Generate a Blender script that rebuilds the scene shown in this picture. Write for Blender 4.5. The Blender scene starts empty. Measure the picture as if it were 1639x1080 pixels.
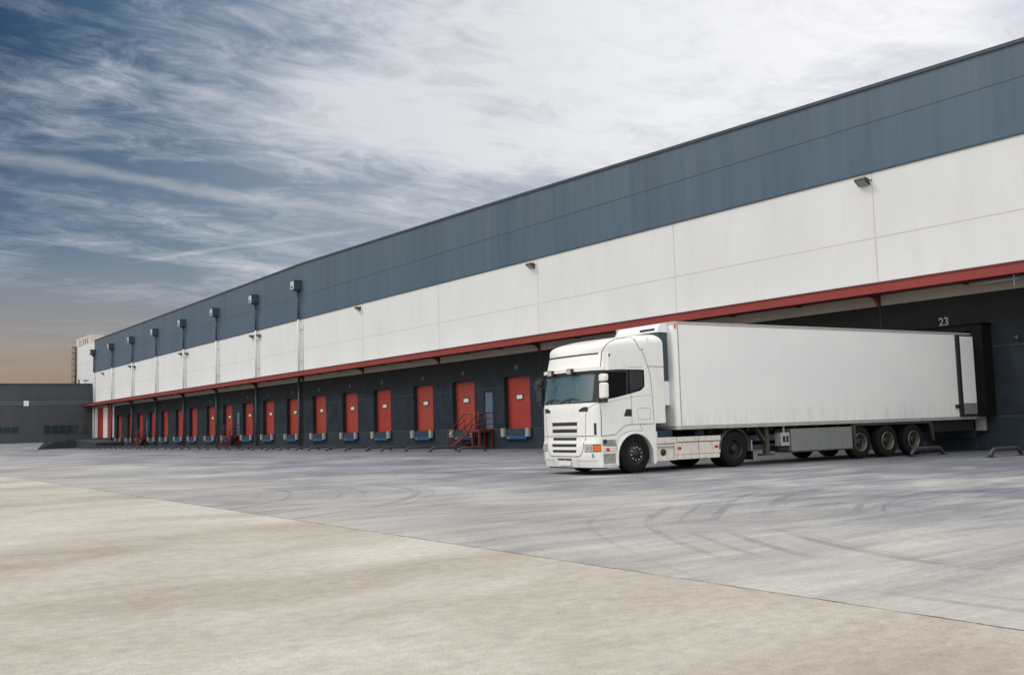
import bpy, bmesh, math, random
from mathutils import Vector, Matrix
random.seed(7)
S = bpy.context.scene
C = S.collection
R = math.radians
PI = math.pi

# ------------------------------------------------------------------ camera
YAW, PITCH, ROLL, FPX, CAMH, DIST = 0.9555, 0.0878, -0.0296, 1593.58, 1.3473, 33.2631
cy, sy, cp, sp = math.cos(YAW), math.sin(YAW), math.cos(PITCH), math.sin(PITCH)
F_ = Vector((-sy*cp, cy*cp, sp)); R_ = Vector((cy, sy, 0)); U_ = R_.cross(F_)
cr, sr = math.cos(ROLL), math.sin(ROLL)
R2, U2 = cr*R_ + sr*U_, -sr*R_ + cr*U_
cam = bpy.data.cameras.new('camera'); camo = bpy.data.objects.new('camera', cam); C.objects.link(camo)
m = Matrix((R2, U2, -F_)).transposed().to_4x4(); m.translation = Vector((0, -DIST, CAMH))
camo.matrix_world = m
cam.sensor_width = 36.0; cam.lens = FPX*36.0/1639.0; cam.clip_end = 3000; cam.clip_start = 0.1
S.camera = camo

# ------------------------------------------------------------------ exposure, sky, sun
S.view_settings.view_transform = 'Standard'; S.view_settings.look = 'None'
S.view_settings.gamma = 1.0; S.view_settings.use_curve_mapping = False
S.view_settings.exposure = 0.31
SUN_EL, SUN_AZ = R(48), Vector((-0.72, -0.69, 0)).normalized()   # towards the sun
sdir = Vector((SUN_AZ.x*math.cos(SUN_EL), SUN_AZ.y*math.cos(SUN_EL), math.sin(SUN_EL)))
sun = bpy.data.lights.new('sun', 'SUN'); sun.energy = 0.95; sun.angle = R(11); sun.color = (1.0, 0.955, 0.90)
suno = bpy.data.objects.new('sun', sun); C.objects.link(suno)
suno.rotation_euler = sdir.to_track_quat('Z', 'Y').to_euler()

class NT:
    """small node-graph helper"""
    def __init__(s, tree): s.t = tree; tree.nodes.clear()
    def n(s, typ, **kw):
        nd = s.t.nodes.new(typ)
        for k, v in kw.items():
            if k == 'ins':
                for i, val in v.items(): s.set(nd, i, val)
            else: setattr(nd, k, v)
        return nd
    def set(s, nd, i, val):
        if hasattr(val, 'is_output') : s.t.links.new(val, nd.inputs[i])
        elif hasattr(val, 'outputs'): s.t.links.new(val.outputs[0], nd.inputs[i])
        else: nd.inputs[i].default_value = val
    def math(s, op, a, b=0.0, c=None, clamp=False):
        nd = s.n('ShaderNodeMath', operation=op, use_clamp=clamp); s.set(nd, 0, a); s.set(nd, 1, b)
        if c is not None: s.set(nd, 2, c)
        return nd.outputs[0]
    def vmath(s, op, a, b=(0, 0, 0)):
        nd = s.n('ShaderNodeVectorMath', operation=op); s.set(nd, 0, a); s.set(nd, 1, b)
        return nd
    def step(s, v, a, b):
        nd = s.n('ShaderNodeMapRange', interpolation_type='SMOOTHSTEP')
        s.set(nd, 0, v); s.set(nd, 1, a); s.set(nd, 2, b); return nd.outputs[0]
    def lin(s, v, a, b, c=0.0, d=1.0):
        nd = s.n('ShaderNodeMapRange'); s.set(nd, 0, v); s.set(nd, 1, a); s.set(nd, 2, b); s.set(nd, 3, c); s.set(nd, 4, d); return nd.outputs[0]
    def mix(s, f, a, b, mode='MIX'):
        nd = s.n('ShaderNodeMix', data_type='RGBA', blend_type=mode)
        s.set(nd, 0, f); s.set(nd, 6, a); s.set(nd, 7, b); return nd.outputs[2]
    def noise(s, vec, scale, detail=4.0, rough=0.55, dist=0.0, dims='3D'):
        nd = s.n('ShaderNodeTexNoise', noise_dimensions=dims)
        s.set(nd, 'Vector', vec); s.set(nd, 'Scale', scale); s.set(nd, 'Detail', detail); s.set(nd, 'Roughness', rough); s.set(nd, 'Distortion', dist)
        return nd.outputs[0]
    def mapping(s, vec, rot=(0, 0, 0), scale=(1, 1, 1), loc=(0, 0, 0)):
        nd = s.n('ShaderNodeMapping'); s.set(nd, 0, vec); s.set(nd, 1, loc); s.set(nd, 2, rot); s.set(nd, 3, scale); return nd.outputs[0]
    def ramp(s, v, stops):
        nd = s.n('ShaderNodeValToRGB'); s.set(nd, 0, v)
        el = nd.color_ramp.elements
        while len(el) > 1: el.remove(el[-1])
        el[0].position = stops[0][0]; el[0].color = (*stops[0][1], 1)
        for p, c in stops[1:]:
            e = el.new(p); e.color = (*c, 1)
        return nd.outputs[0]

def srgb(r, g, b):
    f = lambda c: (c/255/12.92) if c/255 <= 0.04045 else ((c/255+0.055)/1.055)**2.4
    return (f(r), f(g), f(b))
def c4(c): return (c[0], c[1], c[2], 1.0)

W = bpy.data.worlds.new('World'); S.world = W; W.use_nodes = True
g = NT(W.node_tree)
geo = g.n('ShaderNodeTexCoord').outputs['Generated']
nrm = g.vmath('NORMALIZE', geo).outputs[0]
sep = g.n('ShaderNodeSeparateXYZ', ins={0: nrm})
dx, dy, dz = sep.outputs
sky = g.n('ShaderNodeTexSky', sky_type='NISHITA'); sky.sun_disc = False
sky.sun_elevation = SUN_EL; sky.sun_rotation = math.atan2(SUN_AZ.x, SUN_AZ.y)
sky.air_density = 1.3; sky.dust_density = 1.5; sky.altitude = 300
zc = g.math('ADD', g.math('MAXIMUM', dz, 0.0), 0.08)
px, py = g.math('DIVIDE', dx, zc), g.math('DIVIDE', dy, zc)
pl = g.n('ShaderNodeCombineXYZ', ins={0: px, 1: py, 2: 0.0}).outputs[0]      # a point on the cloud layer
def segment(ax, ay, bx, by, w0, w1):
    """soft contrail between two points of the cloud layer"""
    L = math.hypot(bx-ax, by-ay); ux, uy = (bx-ax)/L, (by-ay)/L
    rx, ry = g.math('SUBTRACT', px, ax), g.math('SUBTRACT', py, ay)
    t = g.math('ADD', g.math('MULTIPLY', rx, ux), g.math('MULTIPLY', ry, uy))
    d = g.math('SUBTRACT', g.math('MULTIPLY', rx, uy), g.math('MULTIPLY', ry, ux))
    wob = g.math('MULTIPLY', g.math('SUBTRACT', g.noise(pl, 3.2, 4), 0.5), w0*2.2)
    d = g.math('ABSOLUTE', g.math('ADD', d, wob))
    wid = g.lin(t, 0.0, L, w0, w1)
    body = g.math('SUBTRACT', 1.0, g.step(g.math('DIVIDE', d, wid), 0.0, 1.0))
    ends = g.math('MULTIPLY', g.step(t, -0.25*L, 0.12*L), g.math('SUBTRACT', 1.0, g.step(t, 0.9*L, 1.2*L)))
    return g.math('MULTIPLY', body, ends)
streak = g.mapping(pl, rot=(0, 0, R(12)), scale=(1.5, 0.75, 1.0), loc=(0.4, 0.2, 0))
warp = g.mapping(pl, rot=(0, 0, R(-25)), scale=(1.1, 0.9, 1.0), loc=(3.1, 1.7, 0))
n1 = g.noise(streak, 0.8, 7, 0.55, 0.8)
n2 = g.noise(warp, 0.85, 7, 0.55, 0.9)
n3 = g.noise(g.mapping(pl, rot=(0, 0, R(35)), scale=(3.0, 1.7, 1.0)), 2.6, 8, 0.70, 1.0)
cl = g.math('ADD', g.math('ADD', g.math('MULTIPLY', n1, 0.46), g.math('MULTIPLY', n2, 0.38)), g.math('MULTIPLY', n3, 0.24))
# clearer towards the west, thick bright veil towards the north-east
toright = g.vmath('DOT_PRODUCT', nrm, Vector((-0.35, 0.90, 0.26)).normalized()).outputs[1]
tr = g.lin(toright, 0.48, 1.0)
veil = g.lin(tr, 0.0, 1.0, -0.035, 0.045)
cover = g.step(g.math('ADD', cl, veil), 0.475, 0.675)
deep = g.ramp(tr, [(0.0, srgb(6, 38, 74)), (0.22, srgb(56, 84, 112)), (0.6, srgb(136, 150, 170)), (1.0, srgb(212, 214, 226))])
lowc = g.ramp(tr, [(0.0, srgb(80, 104, 128)), (0.30, srgb(112, 130, 148)), (0.7, srgb(172, 180, 190)), (1.0, srgb(220, 222, 228))])
blue = g.mix(g.step(dz, 0.13, 0.36), lowc, deep)
cloudc = g.ramp(tr, [(0.0, srgb(150, 160, 176)), (0.25, srgb(190, 195, 204)), (0.7, srgb(224, 226, 229)), (0.9, srgb(246, 246, 247)), (1.0, srgb(255, 255, 255))])
skyc = g.mix(cover, blue, cloudc)
ct = g.math('MULTIPLY', segment(-2.93, 0.42, -3.05, 1.75, 0.10, 0.06), 0.27)
ct2 = g.math('MULTIPLY', segment(-3.85, 1.08, -3.22, 1.56, 0.03, 0.05), 0.28)
skyc = g.mix(g.math('MAXIMUM', ct, ct2), skyc, c4(srgb(214, 214, 216)))
# dusty brown haze low over the western horizon
hz = g.math('MULTIPLY', g.math('SUBTRACT', 1.0, g.step(dz, 0.04, 0.20)), g.math('SUBTRACT', 1.0, g.step(toright, 0.56, 0.80)))
hcol = g.ramp(g.lin(dz, 0.0, 0.20), [(0.0, srgb(134, 104, 80)), (0.30, srgb(158, 138, 120)), (0.65, srgb(166, 160, 154)), (1.0, srgb(164, 167, 170))])
skyc = g.mix(g.math('MULTIPLY', hz, 0.93), skyc, hcol)
# glow around the veiled sun, plus added fill brightness overhead and behind the camera
sg = g.vmath('DOT_PRODUCT', nrm, sdir).outputs[1]
glow = g.math('ADD', g.math('MULTIPLY', g.step(sg, 0.35, 0.98), 0.45), g.math('MULTIPLY', g.step(g.math('ADD', dz, g.math('MULTIPLY', dx, 0.55)), 0.25, 0.95), 0.75))
bright = g.mix(1.0, skyc, c4((0.9, 0.88, 0.85)), 'MIX')
back = g.step(g.vmath('DOT_PRODUCT', nrm, Vector((0.62, -0.60, 0.50)).normalized()).outputs[1], -0.30, 0.55)
skyc = g.mix(g.math('MULTIPLY', back, 0.85), skyc, c4((1.10, 1.09, 1.07)))  # unseen sky behind the camera brightened as added fill light
skyc = g.vmath('SCALE', skyc); skyc.inputs[3].default_value = 1.0
g.set(skyc, 3, g.math('ADD', 1.0, glow))
# part of the light is the clear-sky model itself
tot = g.vmath('ADD', g.vmath('MULTIPLY', skyc.outputs[0], (7.9, 7.9, 7.9)).outputs[0], g.vmath('MULTIPLY', sky.outputs[0], (0.03, 0.03, 0.03)).outputs[0]).outputs[0]
bg = g.n('ShaderNodeBackground', ins={0: tot, 1: 0.10})
out = g.n('ShaderNodeOutputWorld', ins={0: bg})

# ------------------------------------------------------------------ materials
def mat(name, base, rough=0.6, metal=0.0, var=0.0, vscale=3.0, vmap=(1, 1, 1), dirt=None, dirtamt=0.0, bump=0.0, bscale=60.0, spec=0.5, coat=0.0, rvar=0.0):
    m = bpy.data.materials.new(name); m.use_nodes = True
    t = NT(m.node_tree)
    co = t.n('ShaderNodeTexCoord').outputs['Object']
    col = c4(base)
    p = t.n('ShaderNodeBsdfPrincipled')
    if var > 0:
        nz = t.noise(t.mapping(co, scale=vmap), vscale, 6, 0.6)
        f = t.lin(nz, 0.3, 0.7, 1-var, 1+var)
        sc = t.vmath('SCALE', c4(base)[:3]); t.set(sc, 3, f); col = sc.outputs[0]
    if dirt is not None:
        nz = t.noise(t.mapping(co, scale=(vmap[0]*1.7, vmap[1]*1.7, vmap[2]*0.8), loc=(5, 3, 1)), vscale*1.9, 8, 0.68)
        col = t.mix(t.math('MULTIPLY', t.step(nz, 0.48, 0.74), dirtamt), col, c4(dirt))
    t.set(p, 'Base Color', col)
    if rvar > 0:
        t.set(p, 'Roughness', t.lin(t.noise(co, vscale*2, 5), 0.3, 0.7, max(0, rough-rvar), min(1, rough+rvar)))
    else: t.set(p, 'Roughness', rough)
    t.set(p, 'Metallic', metal); t.set(p, 'Specular IOR Level', spec)
    if coat: t.set(p, 'Coat Weight', coat); t.set(p, 'Coat Roughness', 0.08)
    if bump:
        b = t.n('ShaderNodeBump'); t.set(b, 'Strength', bump); t.set(b, 'Distance', 0.02)
        t.set(b, 'Height', t.noise(co, bscale, 4)); t.set(p, 'Normal', b)
    t.n('ShaderNodeOutputMaterial', ins={0: p.outputs[0]})
    return m

M = {}
M['white_wall'] = mat('white_wall', (0.645, 0.65, 0.645), 0.75, var=0.04, vscale=0.35, vmap=(1, 1, .55), dirt=(0.54, 0.525, 0.49), dirtamt=0.28, bump=0.05, bscale=25)
M['shaded_white'] = mat('shaded_white', (0.30, 0.265, 0.22), 0.8, var=0.08, vscale=0.5)  # white wall tone with the canopy's shade mixed into the colour
M['joint'] = mat('joint', (0.50, 0.46, 0.40), 0.9, var=0.2, vscale=1.5)
M['dark_joint'] = mat('dark_joint', (0.10, 0.11, 0.11), 0.9, var=0.2, vscale=1.5)
M['coping'] = mat('coping', (0.045, 0.06, 0.07), 0.5, 0.3, var=0.15)
M['grey_wall'] = mat('grey_wall', (0.050, 0.058, 0.066), 0.75, var=0.10, vscale=0.6, vmap=(1, 1, .35), bump=0.05)
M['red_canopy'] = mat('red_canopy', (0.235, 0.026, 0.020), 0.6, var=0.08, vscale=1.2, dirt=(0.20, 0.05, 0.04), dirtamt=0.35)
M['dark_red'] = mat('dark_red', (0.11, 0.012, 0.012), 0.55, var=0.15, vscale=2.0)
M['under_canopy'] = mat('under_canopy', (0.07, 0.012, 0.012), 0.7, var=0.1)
M['black'] = mat('black', (0.012, 0.012, 0.013), 0.6, var=0.2)
M['rubber'] = mat('rubber', (0.0065, 0.0065, 0.0065), 0.88, spec=0.25, var=0.25, vscale=7, dirt=(0.025, 0.022, 0.018), dirtamt=0.30, bump=0.2, bscale=40)
M['shelter'] = mat('shelter', (0.005, 0.005, 0.0055), 0.9, var=0.2, spec=0.15)
M['blue_steel'] = mat('blue_steel', (0.010, 0.060, 0.15), 0.5, var=0.2, vscale=3, dirt=(0.03, 0.04, 0.05), dirtamt=0.5)
M['navy'] = mat('navy', (0.012, 0.030, 0.055), 0.6, var=0.3, vscale=3)
M['bumper_grey'] = mat('bumper_grey', (0.27, 0.27, 0.25), 0.8, var=0.25, vscale=9, dirt=(0.05, 0.05, 0.05), dirtamt=0.7)
M['man_door'] = mat('man_door', (0.075, 0.105, 0.15), 0.5, var=0.06)
M['window_pane'] = mat('window_pane', (0.62, 0.60, 0.52), 0.25, var=0.2, vscale=6)
M['number_white'] = mat('number_white', (0.30, 0.285, 0.24), 0.7)
M['number_faded'] = mat('number_faded', (0.11, 0.11, 0.095), 0.8)
M['galv'] = mat('galv', (0.36, 0.37, 0.37), 0.5, 0.35, var=0.2, vscale=6, dirt=(0.16, 0.13, 0.10), dirtamt=0.6)
M['guide'] = mat('guide', (0.045, 0.047, 0.05), 0.55, 0.3, var=0.25, vscale=5, dirt=(0.10, 0.09, 0.08), dirtamt=0.8)
M['pipe_dark'] = mat('pipe_dark', (0.035, 0.055, 0.068), 0.5, 0.1)
M['pipe_white'] = mat('pipe_white', (0.60, 0.60, 0.58), 0.5)
M['lit_silver'] = mat('lit_silver', (0.55, 0.59, 0.62), 0.45, 0.3)
M['lamp_dark'] = mat('lamp_dark', (0.055, 0.052, 0.05), 0.5, 0.2)
M['lamp_glass'] = mat('lamp_glass', (0.22, 0.24, 0.21), 0.15)
M['cream_metal'] = mat('cream_metal', (0.56, 0.53, 0.46), 0.6, var=0.2, vscale=2)
M['lattice'] = mat('lattice', (0.10, 0.085, 0.07), 0.6, 0.2)
M['dark_glass'] = mat('dark_glass', (0.02, 0.04, 0.05), 0.1, spec=0.8)
M['frosted'] = mat('frosted', (0.060, 0.075, 0.085), 0.35)
M['ramp_dark'] = mat('ramp_dark', (0.016, 0.021, 0.026), 0.8, var=0.2, vscale=1)
M['pale_conc'] = mat('pale_conc', (0.26, 0.27, 0.27), 0.85, var=0.15, vscale=0.5)
# truck
M['paint'] = mat('paint', (0.80, 0.795, 0.76), 0.28, var=0.02, vscale=1.2, dirt=(0.60, 0.55, 0.46), dirtamt=0.28, coat=0.5)
M['paint_low'] = mat('paint_low', (0.66, 0.63, 0.56), 0.38, var=0.05, vscale=2.0, dirt=(0.33, 0.28, 0.22), dirtamt=0.55, coat=0.2)
M['seam'] = mat('seam', (0.10, 0.09, 0.08), 0.8)
M['plastic'] = mat('plastic', (0.022, 0.022, 0.024), 0.45, var=0.15)
M['side_glass'] = mat('side_glass', (0.010, 0.010, 0.011), 0.08, spec=0.6)
M['chrome'] = mat('chrome', (0.62, 0.62, 0.62), 0.25, 0.9)
M['lamp_clear'] = mat('lamp_clear', (0.60, 0.62, 0.62), 0.12, 0.5, spec=0.8)
M['amber'] = mat('amber', (0.75, 0.14, 0.02), 0.25)
M['red_lens'] = mat('red_lens', (0.45, 0.03, 0.02), 0.3)
M['rim_dark'] = mat('rim_dark', (0.025, 0.022, 0.020), 0.5, 0.4, var=0.3, vscale=12)
M['rim_light'] = mat('rim_light', (0.12, 0.11, 0.10), 0.45, 0.4, var=0.25, vscale=9, dirt=(0.10, 0.08, 0.06), dirtamt=0.7)
M['chassis'] = mat('chassis', (0.010, 0.010, 0.011), 0.6, var=0.3, vscale=4)
M['blue_chassis'] = mat('blue_chassis', (0.008, 0.025, 0.055), 0.45, var=0.3, vscale=4)
M['alu'] = mat('alu', (0.46, 0.455, 0.43), 0.5, 0.35, var=0.1, vscale=3, dirt=(0.25, 0.23, 0.20), dirtamt=0.5)
M['box_grey'] = mat('box_grey', (0.20, 0.21, 0.207), 0.55, 0.1, var=0.06, vscale=2, dirt=(0.12, 0.11, 0.10), dirtamt=0.35)
M['rail_grey'] = mat('rail_grey', (0.055, 0.052, 0.045), 0.6, 0.1, var=0.2, vscale=3)
M['reefer_blue'] = mat('reefer_blue', (0.035, 0.06, 0.075), 0.4, var=0.1)
M['reefer_white'] = mat('reefer_white', (0.76, 0.78, 0.79), 0.35, var=0.03)
M['number_plate'] = mat('number_plate', (0.70, 0.70, 0.66), 0.5)

def windscreen_mat():
    m = bpy.data.materials.new('windscreen'); m.use_nodes = True; t = NT(m.node_tree)
    co = t.n('ShaderNodeTexCoord').outputs['Object']
    p = t.n('ShaderNodeBsdfPrincipled')
    nz = t.noise(t.mapping(co, scale=(1.2, 1, .5)), 1.6, 3)
    t.set(p, 'Base Color', t.ramp(nz, [(0.3, (0.035, 0.075, 0.085)), (0.5, (0.06, 0.12, 0.125)), (0.7, (0.085, 0.10, 0.12))]))
    t.set(p, 'Roughness', 0.06); t.set(p, 'IOR', 1.9); t.set(p, 'Metallic', 0.12)
    t.n('ShaderNodeOutputMaterial', ins={0: p.outputs[0]}); return m
M['windscreen'] = windscreen_mat()

def trailer_mat():
    m = bpy.data.materials.new('trailer_panel'); m.use_nodes = True; t = NT(m.node_tree)
    co = t.n('ShaderNodeTexCoord').outputs['Object']
    sepc = t.n('ShaderNodeSeparateXYZ', ins={0: co})
    p = t.n('ShaderNodeBsdfPrincipled')
    big = t.noise(t.mapping(co, scale=(1, .5, .8)), 0.7, 4)
    col = t.mix(t.step(big, 0.35, 0.7), c4((0.78, 0.78, 0.775)), c4((0.82, 0.81, 0.785)))
    # grime rising from the bottom edge, in drips
    drip = t.noise(t.mapping(co, scale=(1, 4.5, 0.7)), 1.1, 8, 0.72)
    z = sepc.outputs[2]
    low = t.math('SUBTRACT', 1.0, t.step(z, 1.15, 2.0))
    f = t.math('MULTIPLY', t.step(drip, 0.40, 0.72), t.math('MULTIPLY', low, 0.34))
    col = t.mix(f, col, c4((0.40, 0.37, 0.31)))
    f2 = t.math('MULTIPLY', t.step(t.noise(t.mapping(co, scale=(1, 1.5, 1)), 1.1, 7, .7), 0.56, 0.8), 0.22)
    col = t.mix(f2, col, c4((0.50, 0.49, 0.47)))
    t.set(p, 'Base Color', col); t.set(p, 'Roughness', 0.42)
    b = t.n('ShaderNodeBump'); t.set(b, 'Strength', 0.12); t.set(b, 'Distance', 0.02)
    t.set(b, 'Height', t.noise(t.mapping(co, scale=(1, 1, .6)), 1.2, 3)); t.set(p, 'Normal', b)
    t.n('ShaderNodeOutputMaterial', ins={0: p.outputs[0]}); return m
M['trailer'] = trailer_mat()

def cladding_mat():
    m = bpy.data.materials.new('blue_cladding'); m.use_nodes = True; t = NT(m.node_tree)
    co = t.n('ShaderNodeTexCoord').outputs['Object']
    s_ = t.n('ShaderNodeSeparateXYZ', ins={0: co}); x, z = s_.outputs[0], s_.outputs[2]
    p = t.n('ShaderNodeBsdfPrincipled')
    a = t.noise(t.mapping(co, scale=(2.2, 1, 0.10)), 1.0, 5, 0.6)
    b = t.noise(t.mapping(co, scale=(0.35, 1, 0.02), loc=(4, 0, 0)), 1.0, 3, 0.5)
    fine = t.noise(t.mapping(co, scale=(9, 1, 0.25)), 1.0, 4, 0.6)
    v = t.math('ADD', t.math('MULTIPLY', a, 0.45), t.math('ADD', t.math('MULTIPLY', b, 0.38), t.math('MULTIPLY', fine, 0.17)))
    col = t.ramp(v, [(0.34, (0.048, 0.080, 0.108)), (0.5, (0.066, 0.102, 0.132)), (0.66, (0.084, 0.122, 0.150))])
    # lower course is a slightly bluer batch of panels
    col = t.mix(t.math('MULTIPLY', t.math('LESS_THAN', z, 12.58), 0.8), col, t.mix(1.0, col, c4((0.88, 0.96, 1.06)), 'MULTIPLY'))
    # pale vertical run marks
    run = t.step(t.noise(t.mapping(co, scale=(1.3, 0, 0.0), loc=(9, 0, 0)), 1.0, 8, 0.8), 0.665, 0.70)
    col = t.mix(t.math('MULTIPLY', run, 0.30), col, c4((0.23, 0.26, 0.27)))
    # panel edges
    fr = t.math('FRACT', t.math('DIVIDE', t.math('ADD', x, 22.72+542.0), 10.84))
    edge = t.math('LESS_THAN', t.math('ABSOLUTE', t.math('SUBTRACT', fr, 0.5)), 0.4985)
    col = t.mix(t.math('MULTIPLY', t.math('SUBTRACT', 1.0, edge), 0.55), col, c4((0.05, 0.06, 0.07)))
    sub = t.math('FRACT', t.math('DIVIDE', t.math('ADD', x, 22.72+542.0), 1.2045))
    e2 = t.math('GREATER_THAN', t.math('ABSOLUTE', t.math('SUBTRACT', sub, 0.5)), 0.478)
    col = t.mix(t.math('MULTIPLY', e2, 0.10), col, c4((0.055, 0.075, 0.09)))
    t.set(p, 'Base Color', col); t.set(p, 'Roughness', 0.5)
    t.n('ShaderNodeOutputMaterial', ins={0: p.outputs[0]}); return m
M['cladding'] = cladding_mat()

def lower_wall_mat():
    m = bpy.data.materials.new('dark_concrete_wall'); m.use_nodes = True; t = NT(m.node_tree)
    co = t.n('ShaderNodeTexCoord').outputs['Object']
    s_ = t.n('ShaderNodeSeparateXYZ', ins={0: co}); x, z = s_.outputs[0], s_.outputs[2]
    p = t.n('ShaderNodeBsdfPrincipled')
    a = t.noise(co, 0.9, 6, 0.6)
    st = t.noise(t.mapping(co, scale=(3.5, 1, .3)), 1.3, 6, 0.65)
    col = t.mix(t.step(a, 0.3, 0.7), c4((0.013, 0.019, 0.026)), c4((0.021, 0.030, 0.040)))
    col = t.mix(t.math('MULTIPLY', t.step(z, 3.4, 5.0), 0.8), col, c4((0.015, 0.015, 0.012)))       # darker, browner top: under-canopy shade and reflected tone painted in
    low = t.math('LESS_THAN', z, 1.15)
    col = t.mix(t.math('MULTIPLY', low, 0.6), col, c4((0.027, 0.040, 0.052)))
    splash = t.math('MULTIPLY', t.math('SUBTRACT', 1.0, t.step(z, 0.0, 0.9)), t.step(st, 0.50, 0.75))
    col = t.mix(t.math('MULTIPLY', splash, 0.45), col, c4((0.10, 0.14, 0.16)))
    col = t.mix(t.math('MULTIPLY', t.step(st, 0.60, 0.80), 0.22), col, c4((0.07, 0.08, 0.08)))
    fr = t.math('FRACT', t.math('DIVIDE', t.math('ADD', x, 22.72+542.0), 10.84))
    e = t.math('GREATER_THAN', t.math('ABSOLUTE', t.math('SUBTRACT', fr, 0.5)), 0.4988)
    e2 = t.math('LESS_THAN', t.math('ABSOLUTE', t.math('SUBTRACT', z, 3.57)), 0.014)
    e3 = t.math('LESS_THAN', t.math('ABSOLUTE', t.math('SUBTRACT', z, 1.17)), 0.022)
    ee = t.math('MAXIMUM', e, t.math('MAXIMUM', e2, e3))
    col = t.mix(t.math('MULTIPLY', ee, 0.6), col, c4((0.07, 0.075, 0.07)))
    t.set(p, 'Base Color', col); t.set(p, 'Roughness', 0.85); t.set(p, 'Specular IOR Level', 0.18)
    b = t.n('ShaderNodeBump'); t.set(b, 'Strength', 0.12); t.set(b, 'Distance', 0.03)
    t.set(b, 'Height', t.noise(t.mapping(co, scale=(2, 1, .5)), 9, 4)); t.set(p, 'Normal', b)
    t.n('ShaderNodeOutputMaterial', ins={0: p.outputs[0]}); return m
M['lower_wall'] = lower_wall_mat()

def shutter_mat():
    m = bpy.data.materials.new('red_shutter'); m.use_nodes = True; t = NT(m.node_tree)
    co = t.n('ShaderNodeTexCoord').outputs['Object']
    s_ = t.n('ShaderNodeSeparateXYZ', ins={0: co}); z = s_.outputs[2]
    p = t.n('ShaderNodeBsdfPrincipled')
    rnd = t.n('ShaderNodeObjectInfo').outputs['Random']
    a = t.noise(co, 1.6, 5, 0.6)
    col = t.mix(t.step(a, 0.3, 0.7), c4((0.30, 0.022, 0.016)), c4((0.37, 0.033, 0.020)))
    col = t.mix(t.math('MULTIPLY', rnd, 0.7), col, c4((0.31, 0.050, 0.028)))
    d = t.step(t.noise(t.mapping(co, scale=(1, 1, 2), loc=(2, 0, 4)), 2.4, 7, .7), 0.55, 0.8)
    col = t.mix(t.math('MULTIPLY', d, 0.3), col, c4((0.17, 0.035, 0.025)))
    t.set(p, 'Base Color', col); t.set(p, 'Roughness', 0.5)
    t.n('ShaderNodeOutputMaterial', ins={0: p.outputs[0]}); return m
M['shutter'] = shutter_mat()

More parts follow.
